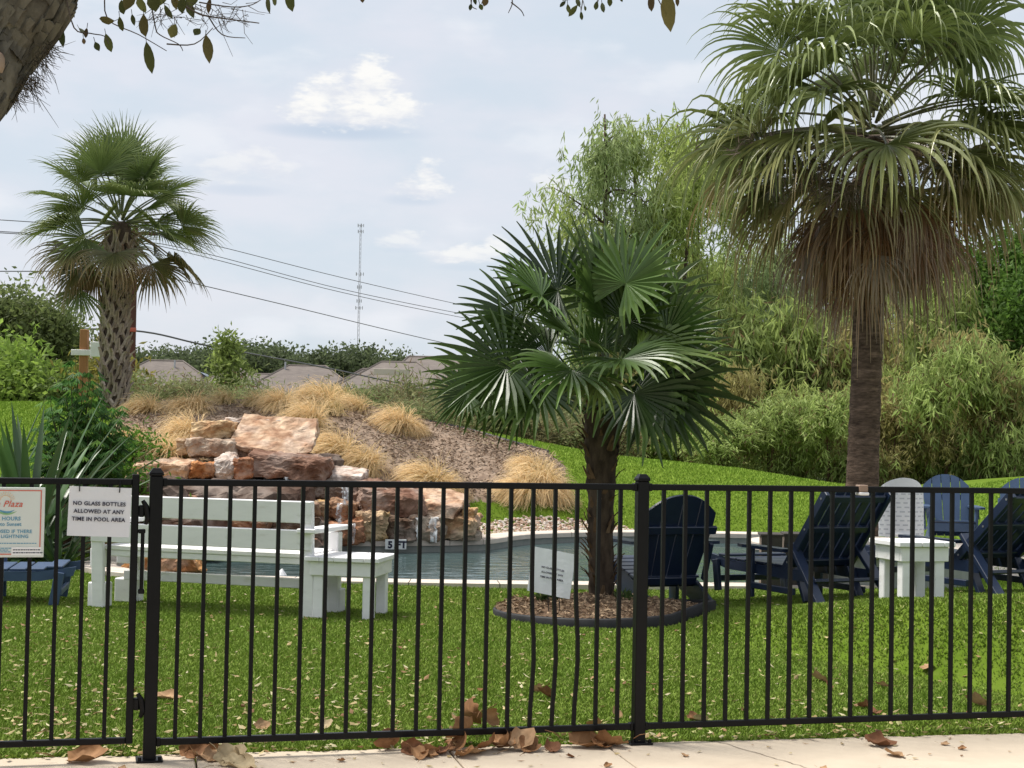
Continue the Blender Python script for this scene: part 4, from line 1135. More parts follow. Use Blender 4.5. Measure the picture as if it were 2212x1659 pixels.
    # thin sheets of falling water
    for (x, y0, y1, Y, w) in ((750, 1050, 1090, 19.72, 0.11), (735, 1086, 1130, 19.45, 0.07), (938, 1116, 1170, 19.68, 0.10), (905, 1118, 1172, 19.55, 0.06), (620, 1030, 1050, 19.8, .05), (765, 1130, 1172, 19.15, .05)):
        mb = MB(); V = []; r2 = np.random.default_rng(x)
        n = 10; a = at(x, y0, Y); b = at(x, y1, Y)
        for i in range(n + 1):
            t = i / n; z = a.z + (b.z - a.z) * t; xx = a.x + r2.normal() * 0.008; yy = Y - 0.05 - 0.09 * math.sqrt(t)
            for q in (-1, -.3, .3, 1): V.append((xx + q * w / 2 * (1 - .2 * t) - O.x, yy + r2.normal() * .012 - O.y, z))
        mb.add(V, [(i * 4 + q, i * 4 + q + 1, i * 4 + q + 5, i * 4 + q + 4) for i in range(n) for q in range(3)])
        obj('water_stream', mb, MT['fall'], root, smooth=True)
    # the loose boulder by the bench
    a = at(258, 1190, 15.3); b = at(440, 1245, 15.3)
    me = rock_mesh(777, b.x - a.x, 0.62, (a.z - b.z) * 1.1, (0.56, 0.30, 0.12), .28, 4, .05)
    me.name = 'boulder'
    o = obj('boulder', me, None, None, ((a.x + b.x) / 2, 15.5, (a.z + b.z) / 2 + .01)); tag(o, 'rounded orange boulder at the pool edge behind the bench', 'boulder')
build_waterfall()

def build_mulch_bed():
    edge = [(300, 1012), (262, 960), (255, 905), (300, 880), (400, 874), (480, 876), (560, 872), (700, 870), (790, 886), (900, 914), (1000, 934), (1100, 962), (1185, 985), (1215, 1020), (1208, 1062), (1100, 1082), (960, 1085), (820, 1075), (700, 1062), (520, 1040), (380, 1030)]
    P = np.array([(q.x, q.y) for q in (hit(x, y) for x, y in edge)])
    P = catmull(P, 3, True)
    # conforming sheet, a little proud of the lawn
    x0, y0 = P.min(0); x1, y1 = P.max(0); st = 0.11
    xs = np.arange(x0, x1 + st, st); ys = np.arange(y0, y1 + st, st); X, Y = np.meshgrid(xs, ys)
    rng = np.random.default_rng(5)
    Z = hgt(X, Y) + 0.03 + rng.random(X.shape) * 0.035 + 0.02 * np.sin(X * 3.1 + Y * 1.7)
    ins = inpoly(X, Y, P); nx = len(xs)
    idx = np.arange(X.size).reshape(X.shape)
    q = np.stack([idx[:-1, :-1], idx[:-1, 1:], idx[1:, 1:], idx[1:, :-1]], -1)
    ok = ins[:-1, :-1] | ins[:-1, 1:] | ins[1:, 1:] | ins[1:, :-1]
    Z = np.where(ins, Z, hgt(X, Y) - 0.02)
    mb = MB(); mb.add(np.stack([X, Y, Z], -1).reshape(-1, 3), q[ok])
    o = struct(obj('mulch_bed', mb, MT['mulch'], smooth=False))
    # chips
    n = 26000
    X = x0 + (x1 - x0) * rng.random(n); Y = y0 + (y1 - y0) * rng.random(n); k = inpoly(X, Y, P); X = X[k]; Y = Y[k]; n = len(X)
    Z = hgt(X, Y) + 0.05 + 0.03 * rng.random(n); a = rng.random(n) * 6.28
    mb = MB(); D = np.stack([np.cos(a), np.sin(a), rng.normal(size=n) * .4], 1)
    C = np.array([0.32, 0.235, 0.17]) * (0.55 + .8 * rng.random((n, 1)))
    C = np.where((rng.random(n) < .12)[:, None], np.array([0.50, 0.41, 0.32]), C)
    leaves(mb, np.stack([X, Y, Z], 1), D, 0.04 + 0.07 * rng.random(n), 0.014 + .014 * rng.random(n), C, rng)
    o = stuff(obj('mulch_chips', mb, MT['chip'])); o['label'] = 'brown shredded bark mulch on the sloping bed'; o['category'] = 'mulch'
    # dark edging along the upper border
    E = [hit(x, y - 2) for x, y in [(480, 876), (560, 872), (700, 870), (790, 886), (900, 914), (1000, 934), (1100, 962), (1185, 985)]]
    E = catmull([(p.x, p.y) for p in E], 6); mb = MB()
    tube(mb, [(x, y, hz(x, y) + 0.05) for x, y in E], 0.03, 6)
    o = obj('bed_edging', mb, MT['rubber']); tag(o, 'dark edging strip along the top of the mulch bed', 'edging')
build_mulch_bed()

def build_gravel():
    rng = np.random.default_rng(8); me = []
    for k in range(5):
        bm = bmesh.new(); bmesh.ops.create_icosphere(bm, subdivisions=1, radius=1)
        for v in bm.verts: v.co *= rng.uniform(.75, 1.15); v.co.z *= .7
        me.append((np.array([v.co[:] for v in bm.verts]), np.array([[v.index for v in f.verts] for f in bm.faces]))); bm.free()
    mb = MB(); pal = np.array([(0.55, 0.44, 0.36), (0.62, 0.54, 0.46), (0.45, 0.30, 0.22), (0.50, 0.36, 0.28), (0.66, 0.60, 0.54), (0.36, 0.22, 0.15)])
    out = offset_poly(POOL, 0.36); n = len(POOL)
    ids = [i for i in range(n) if POOL[i][1] > 20.2 and POOL[i][0] < 2.4]
    cnt = 0
    for i in ids:
        w = np.interp(POOL[i][0], [-0.6, 0.2, 1.2, 2.4], [0.45, 0.5, 0.3, 0.1]); t = nrm(POOL[(i + 1) % n] - POOL[i - 1]); nn = np.array([t[1], -t[0]])
        for _ in range(int(330 * w) + 6):
            p = out[i] + nn * rng.random() * w + t * rng.uniform(-.3, .3); s = rng.uniform(.014, .038)
            V, F = me[rng.integers(5)]; a = rng.random() * 6.28; Rm = np.array([[math.cos(a), -math.sin(a), 0], [math.sin(a), math.cos(a), 0], [0, 0, 1]])
            mb.add(V @ Rm.T * s + np.array([p[0], p[1], hz(*p) + s * .3]), F, pal[rng.integers(6)] * rng.uniform(.8, 1.1)); cnt += 1
    o = stuff(obj('gravel', mb, MT['gravelm'])); o['label'] = 'pale pink and tan pebbles edging the pool'; o['category'] = 'gravel'
build_gravel()

# ------------------------------------------------------------------ feather grass
def feather_mesh(seed, n=1000, wind=(-1.0, -0.35), h=0.62, green=0.12):
    rng = np.random.default_rng(seed)
    K = 8; wd = np.array([*wind, 0.0]); wd /= np.linalg.norm(wd)
    a = rng.random(n) * 6.28; r = np.sqrt(rng.random(n)) * 0.10
    P = np.stack([np.cos(a) * r, np.sin(a) * r, np.zeros(n)], 1)
    out = np.stack([np.cos(a), np.sin(a), np.zeros(n)], 1)
    spread = rng.random(n)[:, None]
    D = nrm(np.array([0, 0, 1.0]) * (1.15 - 0.55 * spread) + out * spread * 0.75 + rng.normal(size=(n, 3)) * 0.06 + wd * 0.30)
    Ln = h * (0.7 + 0.6 * rng.random(n))[:, None]
    lock = rng.integers(0, 16, n)                       # strands hang together in locks
    lr = rng.normal(size=(16, 3)) * 0.42; pull = lr[lock]
    D = nrm(D + pull * .55)
    fall = (0.55 + 0.25 * rng.random((n, 1)) + 0.22 * spread) * (0.8 + .45 * rng.random(16))[lock][:, None]
    W = (0.0032 + 0.002 * rng.random(n))[:, None]
    side = nrm(np.cross(D, rng.normal(size=(n, 3))))
    rows = []; cols = []
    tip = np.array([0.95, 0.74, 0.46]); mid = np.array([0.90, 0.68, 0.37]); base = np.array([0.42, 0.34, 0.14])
    tone = (0.75 + 0.35 * rng.random((n, 1))) * (0.9 + 0.2 * rng.random(16))[lock][:, None]
    isg = (rng.random(n) < green)[:, None]
    for k in range(K + 1):
        s = k / K
        w = W * (1.0 if s < .7 else (1 - (s - .7) / .3 * .8))
        rows.append(np.stack([P - side * w, P + side * w], 1))
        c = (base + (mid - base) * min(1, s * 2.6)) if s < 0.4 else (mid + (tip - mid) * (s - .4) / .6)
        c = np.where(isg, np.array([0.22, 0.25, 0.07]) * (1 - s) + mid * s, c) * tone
        cols.append(np.repeat(c[:, None], 2, 1))
        P = P + D * Ln / K
        D = nrm(D + np.array([0, 0, -1.0]) * fall * (0.35 + 1.5 * s) * 0.62 + wd * 0.16 * (0.4 + s) + pull * 0.12)
        low = P[:, 2] < 0.02
        P[low, 2] = 0.02 + rng.random(low.sum()) * .02
    V = np.stack(rows, 1).reshape(n, -1, 3); C = np.stack(cols, 1).reshape(n, -1, 3)
    m = 2 * (K + 1); F = np.array([(2 * k, 2 * k + 1, 2 * k + 3, 2 * k + 2) for k in range(K)])
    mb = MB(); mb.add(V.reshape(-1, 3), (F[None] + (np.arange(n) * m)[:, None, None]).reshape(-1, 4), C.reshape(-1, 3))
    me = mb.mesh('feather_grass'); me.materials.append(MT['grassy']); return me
def build_feather_grass():
    var = [feather_mesh(20 + k, wind=w) for k, w in enumerate(((-1, -.5), (-1, -.1), (-.8, -.8), (-1, -.3), (-.3, -.5), (.5, -.6)))]
    gre = feather_mesh(40, 420, (-.6, -.4), .6, .55)
    UP_ = 'tawny feather grass clump on the crest of the mulch bed'; RK = 'tawny feather grass clump behind the stacked stones'; SL = 'tawny feather grass clump on the open slope of the mulch bed'; PT = 'tawny feather grass clump at the lower end of the bed near the windmill palm'
    GR = 'greenish feather grass clump on the crest of the mulch bed'
    for (x, y, w, k, lab) in ((318, 900, 95, 3, UP_), (415, 900, 100, 4, UP_), (405, 962, 115, 0, RK), (345, 1008, 130, 2, RK), (285, 965, 85, 1, RK), (390, 1000, 95, 0, RK),
                              (605, 893, 95, 0, UP_), (695, 885, 120, 3, UP_), (665, 928, 110, 0, UP_), (730, 995, 125, 1, RK), (785, 1018, 105, 4, RK),
                              (770, 892, 75, 1, UP_), (855, 935, 100, 0, UP_), (885, 940, 75, 5, UP_), (925, 1060, 125, 1, SL), (965, 1070, 80, 5, SL),
                              (1160, 1062, 125, 4, PT), (1120, 1080, 105, 2, PT), (1185, 1078, 100, 5, PT), (1150, 1030, 95, 1, PT)):
        p = hit(x, y); s = w * 0.80 * p.y / FPX / 0.60
        o = bpy.data.objects.new('feather_grass', var[k]); COL.objects.link(o)
        o.location = (p.x, p.y, p.z + 0.02); o.scale = (s * 0.92, s * 0.92, s * 0.86)
        nv = Vector((-(hz(p.x + .2, p.y) - hz(p.x - .2, p.y)) / .4, -(hz(p.x, p.y + .2) - hz(p.x, p.y - .2)) / .4, 1)); q = Vector((0, 0, 1)).rotation_difference(nv.normalized()); o.rotation_euler = q.to_euler()
        tag(o, lab, 'grass clump', 'feather grass clumps on the mulch bed')
    for (x, y, w) in ((490, 880, 55), (740, 872, 55), (560, 885, 55), (720, 905, 60)):
        p = hit(x, y); s = w * p.y / FPX / 0.60
        o = bpy.data.objects.new('feather_grass', gre); COL.objects.link(o); o.location = (p.x, p.y, p.z + .02); o.scale = (s, s, s)
        tag(o, GR, 'grass clump', 'feather grass clumps on the mulch bed')
build_feather_grass()

# ------------------------------------------------------------------ palms
def frond_mesh(rng, base, hub, axis, normal, Rb, nseg=34, spread=R(140), split=0.45, droop=0.3, fold=0.35, cin=(0.05, 0.10, 0.02), ctip=(0.08, 0.12, 0.03),
               cpet=(0.12, 0.16, 0.05), pw=0.014, K=7, wscale=1.0, stiff=2.0, cup=0.15, sag=0.06, tipw=0.12, ragged=0.08, hubrise=0.0, bent=0.0, cbent=None):
    base = np.asarray(base, float); hub = np.asarray(hub, float)
    axis = nrm(axis); normal = np.asarray(normal, float); normal = nrm(normal - axis * np.dot(normal, axis)); side = np.cross(axis, normal)
    mb = MB()
    # petiole
    ts = np.linspace(0, 1, 7)[:, None]; mid = (base + hub) / 2 + np.array([0, 0, 1.0]) * np.linalg.norm(hub - base) * 0.10
    path = (1 - ts) ** 2 * base + 2 * ts * (1 - ts) * mid + ts ** 2 * hub
    tube(mb, path, np.linspace(pw, pw * .55, 7), 5, np.asarray(cpet) * rng.uniform(.85, 1.15))
    th = np.linspace(-spread, spread, nseg) + rng.normal(size=nseg) * 0.012
    dth = 2 * spread / nseg
    d0 = np.cos(th)[:, None] * axis + np.sin(th)[:, None] * side + cup * (np.abs(np.sin(th)) ** 1.5)[:, None] * normal
    d0 = nrm(d0)
    Ln = Rb * (0.70 + 0.30 * np.cos(th * 0.62)) * (1 + ragged * rng.normal(size=nseg))
    P = np.tile(hub, (nseg, 1)) + hubrise * normal; D = d0.copy()
    nl = nrm(np.cross(np.cross(D, normal), D))
    tone = rng.uniform(.82, 1.18, (nseg, 1))
    gdir = np.array([0, 0, -1.0])
    dr = droop * (0.7 + 0.6 * rng.random((nseg, 1)))
    isb = rng.random(nseg) < bent
    rows = []; cols = []
    cin = np.asarray(cin); ctip = np.asarray(ctip)
    wmax = Rb * split * dth * 0.56 * wscale
    for k in range(K + 1):
        s = k / K
        r = Ln * s
        if s <= split: w = np.minimum(r * dth * 0.56 * wscale, wmax)
        else: w = wmax * (1 - ((s - split) / (1 - split)) ** 1.15 * (1 - tipw))
        w = np.broadcast_to(np.asarray(w), (nseg,))[:, None]
        S = nrm(np.cross(D, nl)); Nn = np.cross(S, D)
        rows.append(np.stack([P - S * w + Nn * w * fold, P - Nn * w * fold * .5, P + S * w + Nn * w * fold], 1))
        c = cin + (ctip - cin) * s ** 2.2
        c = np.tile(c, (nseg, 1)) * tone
        if cbent is not None: c = np.where((isb & (s > .55))[:, None], np.asarray(cbent), c)
        cols.append(np.repeat(c[:, None], 3, 1))
        P = P + D * (Ln / K)[:, None]
        g = dr * s ** stiff * 1.6 + sag * s
        D = nrm(D + gdir * g)
        if bent > 0 and abs(s - 0.57) < 0.5 / K:
            D = np.where(isb[:, None], nrm(D * 0.25 + gdir * 0.95 + side * 0.25), D)
        nl = nrm(nl - D * (nl * D).sum(1, keepdims=True) + 1e-6)
    V = np.stack(rows, 1).reshape(nseg, -1, 3); C = np.stack(cols, 1).reshape(nseg, -1, 3)
    F = []
    for k in range(K):
        for j in range(2): F.append((3 * k + j, 3 * k + j + 1, 3 * k + 3 + j + 1, 3 * k + 3 + j))
    m = 3 * (K + 1); F = (np.array(F)[None] + (np.arange(nseg) * m)[:, None, None]).reshape(-1, 4)
    mb.add(V.reshape(-1, 3), F, C.reshape(-1, 3))
    me = mb.mesh('frond'); me.materials.append(MT['palm'])
    return me

def build_windmill():
    gx, gy = RING_C[0] + 0.0, RING_C[1] + 0.25
    bp = at(1297, 1312, gy); gx = bp.x
    z0 = hz(gx, gy) + 0.10
    root = thing('windmill_palm', 'dark green windmill palm with shaggy trunk in the ringed bed', 'palm tree', (gx, gy, z0))
    O = np.array([gx, gy, z0]); rng = np.random.default_rng(11)
    def L(px, py, dy=0.0): q = at(px, py, gy + dy); return np.array([q.x, q.y, q.z]) - O
    # trunk
    pts = [L(1297, 1322), L(1299, 1250), L(1297, 1150), L(1298, 1050), L(1300, 960), L(1304, 890), L(1308, 830)]
    pts = catmull(pts, 6); n = len(pts)
    rad = np.interp(np.linspace(0, 1, n), [0, .06, .3, .55, .7, .85, 1], [.125, .10, .098, .118, .142, .150, .105])
    mb = MB(); jit = 1 + rng.normal(size=(n, 14)) * 0.07
    tube(mb, pts, rad, 14, None, True, jit); obj('trunk', mb, MT['fiber'], root, smooth=True)
    # old leaf stubs
    stubs = []
    for v in range(3):
        mb = MB(); r2 = np.random.default_rng(v); w = .018
        P = [(0, 0, 0), (.012, 0, .03), (.03, 0, .065), (.04 + .03 * v * .5, 0, .10)]; V = []
        for (x, y, z), ww in zip(P, (w * 1.5, w * 1.2, w * .8, w * .4)): V += [(x, -ww, z), (x + .008, 0, z), (x, ww, z)]
        mb.add(V, [(3 * k + j, 3 * k + j + 1, 3 * k + 4 + j, 3 * k + 3 + j) for k in range(3) for j in range(2)], np.array([(0.16, 0.10, 0.06), (0.20, 0.135, 0.08), (0.11, 0.07, 0.04)][v]))
        me = mb.mesh('leaf_stub'); me.materials.append(MT['barkattr']); stubs.append(me)
    for k in range(95):
        t = rng.random() ** .8; i = int(t * (n - 1)); a = rng.random() * 6.28
        p = pts[i] + np.array([math.cos(a), math.sin(a), 0]) * rad[i] * .93
        obj('leaf_stub', stubs[k % 3], None, root, p, (0, rng.uniform(-.1, .35), a), scale=(rng.uniform(.7, 1.3),) * 3)
    # fronds: hub, where the blade points in the picture, tilt towards the viewer, radius, options
    dk = np.array([0.030, 0.060, 0.013]); md = np.array([0.052, 0.095, 0.019]); lt = np.array([0.10, 0.155, 0.04]); yl = np.array([0.22, 0.25, 0.07]); gry = np.array([0.075, 0.115, 0.045])
    FR = [ # hub px, hub dy, axis(x, toward camera, up), normal(x, toward, up), radius px, spread, colour, droop, bent
        ((1205, 628), .10, (-.92, .1, .62), (.35, .75, .45), 175, 120, dk, .05, 0), ((1310, 690), .05, (-.32, .2, .95), (.75, .5, .1), 235, 70, dk, .03, .2),
        ((1352, 612), -.15, (.50, -.15, .80), (-.45, .80, .30), 162, 150, md * .7 + gry * .2, .07, .2), ((1320, 640), .35, (.0, -.25, .95), (.0, .9, .3), 175, 110, gry, .04, 0),
        ((1400, 660), .15, (.9, -.1, .1), (-.1, .9, .4), 168, 140, gry * .9, .08, 0), ((1130, 690), .25, (-.85, -.1, .35), (.2, .75, .55), 170, 125, dk * 1.1, .08, 0),
        ((1170, 640), -.30, (-.72, .45, .42), (.35, .45, .8), 140, 110, md, .10, 0), ((1095, 790), -.15, (-.97, .15, .05), (.05, .85, .5), 168, 140, dk, .10, 0), ((1060, 830), .15, (-.93, -.1, -.18), (-.05, .85, .5), 150, 135, md, .16, 0),
        ((1165, 835), -.20, (-.75, .30, -.45), (-.3, .85, .3), 155, 140, md, .12, .05), ((1235, 800), -.45, (-.2, .72, -.35), (.05, .5, .85), 150, 120, md, .25, 0),
        ((1295, 815), -.50, (-.02, .65, -.70), (-.3, .6, .45), 105, 100, (lt + yl) / 2, .30, 0), ((1250, 740), -.40, (-.62, .65, .30), (.2, .35, .9), 165, 95, md, .15, .1),
        ((1345, 775), -.55, (.45, .80, -.18), (-.1, .35, .9), 150, 110, md, .22, .1), ((1375, 760), -.30, (.90, .35, .02), (-.15, .45, .85), 195, 95, md * np.array([1.3, 1.1, .8]), .10, 0),
        ((1420, 780), .10, (.95, .0, .15), (-.1, .8, .55), 190, 140, dk, .10, 0), ((1425, 835), -.15, (.86, .2, -.28), (.05, .9, .35), 185, 150, dk * .9, .10, 0),
        ((1370, 850), -.25, (.62, .3, -.70), (.35, .85, .25), 180, 120, dk, .12, .18), ((1410, 860), .20, (.88, -.1, -.35), (.3, .85, .4), 170, 120, md, .14, 0),
        ((1300, 700), .45, (-.3, -.6, .65), (0, -.6, .8), 160, 120, md, .06, 0), ((1390, 720), .45, (.6, -.7, .3), (0, -.3, .9), 160, 120, dk, .08, 0), ((1200, 740), .50, (-.6, -.7, .2), (0, -.3, .9), 160, 120, dk, .08, 0),
        ((1290, 760), .25, (-.1, .25, .9), (.2, .9, -.2), 110, 90, dk, .04, 0), ((1125, 860), .1, (-.55, .3, -.7), (-.4, .8, .2), 120, 70, dk * .8, .2, 0),
        ((1350, 690), .0, (.55, .35, .75), (-.45, .8, -.1), 150, 110, md, .05, .15), ((1185, 770), -.1, (-.8, .5, .1), (.1, .7, .7), 150, 120, dk, .12, 0),
        ((1440, 720), -.1, (.8, .3, .45), (-.3, .9, .2), 135, 120, dk * 1.1, .08, 0), ((1010, 850), .0, (-.85, .2, -.4), (-.2, .8, .5), 95, 100, dk, .15, 0),
    ]
    cb = L(1305, 830)
    for k, (h, dy, ax, nm, rp, sp, c, dr, bt) in enumerate(FR):
        hub = L(*h, dy); f = lambda q: np.array([q[0], -q[1], q[2]])
        bz = L(1304, rng.uniform(800, 930)); bz += np.array([hub[0], hub[1], 0]) / (np.linalg.norm(hub[:2]) + .01) * .08
        c = c * [.75, 1.0, 1.35, 1.1][k % 4]
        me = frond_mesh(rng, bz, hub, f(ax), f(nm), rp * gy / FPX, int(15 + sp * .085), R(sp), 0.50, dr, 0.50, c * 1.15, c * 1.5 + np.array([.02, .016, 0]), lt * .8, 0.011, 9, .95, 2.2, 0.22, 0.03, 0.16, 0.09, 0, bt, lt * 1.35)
        obj('frond', me, None, root)
build_windmill()

def build_palm_bed():
    root = thing('palm_bed', 'round mulched bed ringed by black rubber edging', 'planting bed', (RING_C[0], RING_C[1], hz(*RING_C)))
    n = 44; mb = MB(); V = []
    z = lambda a: hz(RING_C[0] + math.cos(a) * RING_R, RING_C[1] + math.sin(a) * RING_R) - hz(*RING_C)
    for k in range(n):
        a = 2 * math.pi * k / n; zz = z(a); top = 0.055 + 0.025 * math.cos(a - R(-30)); wob = 0.012 * math.sin(3 * a + 1)
        for (r, q) in ((RING_R, -0.02), (RING_R + .004, top), (RING_R - .012, top + .012), (RING_R - .026, top), (RING_R - .03, -.02)):
            V.append(((r + wob) * math.cos(a), (r + wob) * math.sin(a), zz + q))
    F = [(k * 5 + j, ((k + 1) % n) * 5 + j, ((k + 1) % n) * 5 + j + 1, k * 5 + j + 1) for k in range(n) for j in range(4)]
    mb.add(V, F); obj('edging', mb, MT['rubber'], root, smooth=True)
    mb = MB(); rng = np.random.default_rng(3); V = []; nr = 14
    for r in range(nr + 1):
        for k in range(n):
            a = 2 * math.pi * k / n; q = r / nr
            V.append((q * (RING_R - .025) * math.cos(a), q * (RING_R - .025) * math.sin(a), 0.05 + 0.085 * math.cos(q * 1.5) ** 1.2 + rng.normal() * .010 - (0.0 if r < nr else 0.0)))
    mb.add(V, [(r * n + k, r * n + (k + 1) % n, (r + 1) * n + (k + 1) % n, (r + 1) * n + k) for r in range(nr) for k in range(n)])
    obj('soil', mb, MT['soil'], root)
    m = 3200; r = np.sqrt(rng.random(m)) * (RING_R - .04); a = rng.random(m) * 6.28
    P = np.stack([r * np.cos(a), r * np.sin(a), 0.062 + 0.085 * np.cos(r / RING_R * 1.5) ** 1.2 + rng.random(m) * .015], 1)
    b = rng.random(m) * 6.28; D = np.stack([np.cos(b), np.sin(b), rng.normal(size=m) * .3], 1)
    C = np.array([0.33, 0.235, 0.15]) * (0.35 + 1.1 * rng.random((m, 1)))
    mb = MB(); leaves(mb, P, D, .02 + .045 * rng.random(m), .008 + .012 * rng.random(m), C, rng); stuff(obj('mulch_chips', mb, MT['chip'], root))
    # weeds
    for (px, py, s) in ((1187, 1300, 1.0), (1205, 1302, .8), (1345, 1300, 1.1), (1362, 1296, .9), (1170, 1303, .7)):
        q = at(px, py, 12.2); w = thing('weed', 'small green weed sprouting from the palm bed', 'weed', (q.x, 12.2, hz(q.x, 12.2) + .105), 0, 'weeds in the palm bed')
        mb = MB(); nl = 36; a = rng.random(nl) * 6.28; P = np.stack([np.cos(a) * .02, np.sin(a) * .02, rng.random(nl) * .06 * s], 1)
        D = np.stack([np.cos(a), np.sin(a), .4 + rng.random(nl)], 1); leaves(mb, P, D, .07 * s, .022, np.array([.07, .11, .035]) * rng.uniform(.7, 1.2, (nl, 1)), rng)
        obj('foliage', mb, MT['leaf'], w)
build_palm_bed()

def build_washingtonia():
    Y = 17.4; b = at(1866, 1235, Y)
    z0 = -0.02
    root = thing('fan_palm', 'tall fan palm with brown skirt of dead fronds', 'palm tree', (b.x, Y, z0))
    O = np.array([b.x, Y, z0]); rng = np.random.default_rng(21)
    def L(px, py, dy=0.0): q = at(px, py, Y + dy); return np.array([q.x, q.y, q.z]) - O
    pts = catmull([L(1858, 1240), L(1862, 1060), L(1868, 900), L(1873, 760), L(1876, 640), L(1878, 480), L(1882, 300)], 22); n = len(pts)
    zt = np.linspace(0, 1, n); rad = np.interp(zt, [0, .1, .25, .5, .75, 1], [.215, .185, .172, .163, .158, .15])
    ring = np.where(rng.random(n) < .3, 1.0, 0.0); rad = rad * (1 + 0.022 * ring + rng.normal(size=n) * .006); jit = 1 + rng.normal(size=(n, 20)) * .018
    col = np.array([0.135, 0.098, 0.075]) * np.where(ring > 0, 1.15, .9)[:, None] * rng.uniform(.8, 1.15, (n, 1))
    mb = MB(); tube(mb, pts, rad, 20, col, True, jit); mb.c[0] = mb.c[0] * rng.uniform(.72, 1.25, (len(mb.c[0]), 1)); obj('trunk', mb, MT['fanbark'], root, smooth=True)
    hc = L(1885, 285)     # growing point
    gm = np.array([0.13, 0.18, 0.055]); gl = np.array([0.29, 0.33, 0.13]); ol = np.array([0.22, 0.21, 0.08])
    tn = np.array([0.50, 0.36, 0.20]); bn = np.array([0.24, 0.14, 0.085]); gy = np.array([0.36, 0.285, 0.23]); rb = np.array([0.27, 0.125, 0.055])
    def put(el, az, plen, Rb, cin, ctip, droop, sag, nseg=36, sp=110, dz=0.0, split=.42, cp=(0.16, 0.15, 0.07), tw=.06, ws=.80):
        d = np.array([math.cos(el) * math.sin(az), -math.cos(el) * math.cos(az), math.sin(el)])
        base = hc + np.array([d[0] * .12, d[1] * .12, dz])
        hub = base + d * plen - np.array([0, 0, 1]) * plen * .10 * math.cos(el)
        ax = nrm(d + np.array([0, 0, -0.22 * math.cos(el) - .05])); nm = np.array([0, 0, 1.0]) if abs(d[2]) < .9 else np.array([d[0], d[1], 0.2]) * -1
        nm = nm + rng.normal(size=3) * .3
        me = frond_mesh(rng, base, hub, ax, nm, Rb, nseg, R(sp), split, droop, .6, cin, ctip, cp, .020, 10, ws * rng.uniform(.75, 1.1), 1.4, .35, sag, tw, .20)
        obj('frond', me, None, root)
    ga = 2.39996
    for k in range(46):       # green fronds, from the spear down
        t = k / 45; el = R(84 - 108 * t ** 0.80) + rng.normal() * .14; az = k * ga + rng.normal() * .25
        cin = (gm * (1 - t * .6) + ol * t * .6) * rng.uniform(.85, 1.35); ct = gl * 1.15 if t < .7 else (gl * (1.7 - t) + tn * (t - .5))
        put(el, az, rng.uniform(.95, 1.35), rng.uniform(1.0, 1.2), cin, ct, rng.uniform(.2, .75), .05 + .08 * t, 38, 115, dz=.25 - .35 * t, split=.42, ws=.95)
    for k in range(15):       # yellowing
        el = R(-8 - 34 * rng.random()); az = k * ga + 1 + rng.normal() * .2
        c = ol * rng.uniform(.7, 1.1); put(el, az, rng.uniform(.85, 1.2), rng.uniform(.95, 1.15), c, tn * rng.uniform(.8, 1.15), rng.uniform(.3, .8), .14, 32, 100, dz=-.12, split=.36, ws=.95, cp=(.26, .19, .09))
    for k in range(44):       # dead skirt
        el = R(-36 - 40 * rng.random()); az = k * ga + .4 + rng.normal() * .2
        c = [bn, rb, rb, gy][rng.integers(4)] * rng.uniform(.75, 1.2); tp = [gy, tn * .85, gy * 1.1, bn][rng.integers(4)]
        put(el, az, rng.uniform(.55, .95), rng.uniform(.75, 1.0), c, tp, rng.uniform(.4, 1.3), .24, 28, 54, dz=-.22 - .45 * rng.random(), split=.30, cp=(.22, .12, .06), tw=.12, ws=1.05)
    # spent flower stalks: grey-brown fuzz
    for (px, py, dy, sx, sz) in ((1655, 325, -.5, .55, .30), (1815, 385, -1.1, .34, .36), (1730, 360, -.9, .45, .28), (1950, 370, -1.0, .30, .30), (2030, 340, -.3, .4, .25)):
        c = L(px, py, dy); mb = MB(); m = 420
        tube(mb, [hc + np.array([0, 0, -.05]), (hc + c) / 2 + np.array([0, 0, .12]), c], [.02, .014, .008], 5, gy * .7)
        P = c + rng.normal(size=(m, 3)) * np.array([sx, .3, sz]) * .42; D = rng.normal(size=(m, 3)) + np.array([0, 0, -.7])
        leaves(mb, P, D, .16 + .14 * rng.random(m), .010, np.array([.25, .19, .165]) * rng.uniform(.6, 1.15, (m, 1)), rng)
        stuff(obj('flower_stalk', mb, MT['grassy'], root))
build_washingtonia()

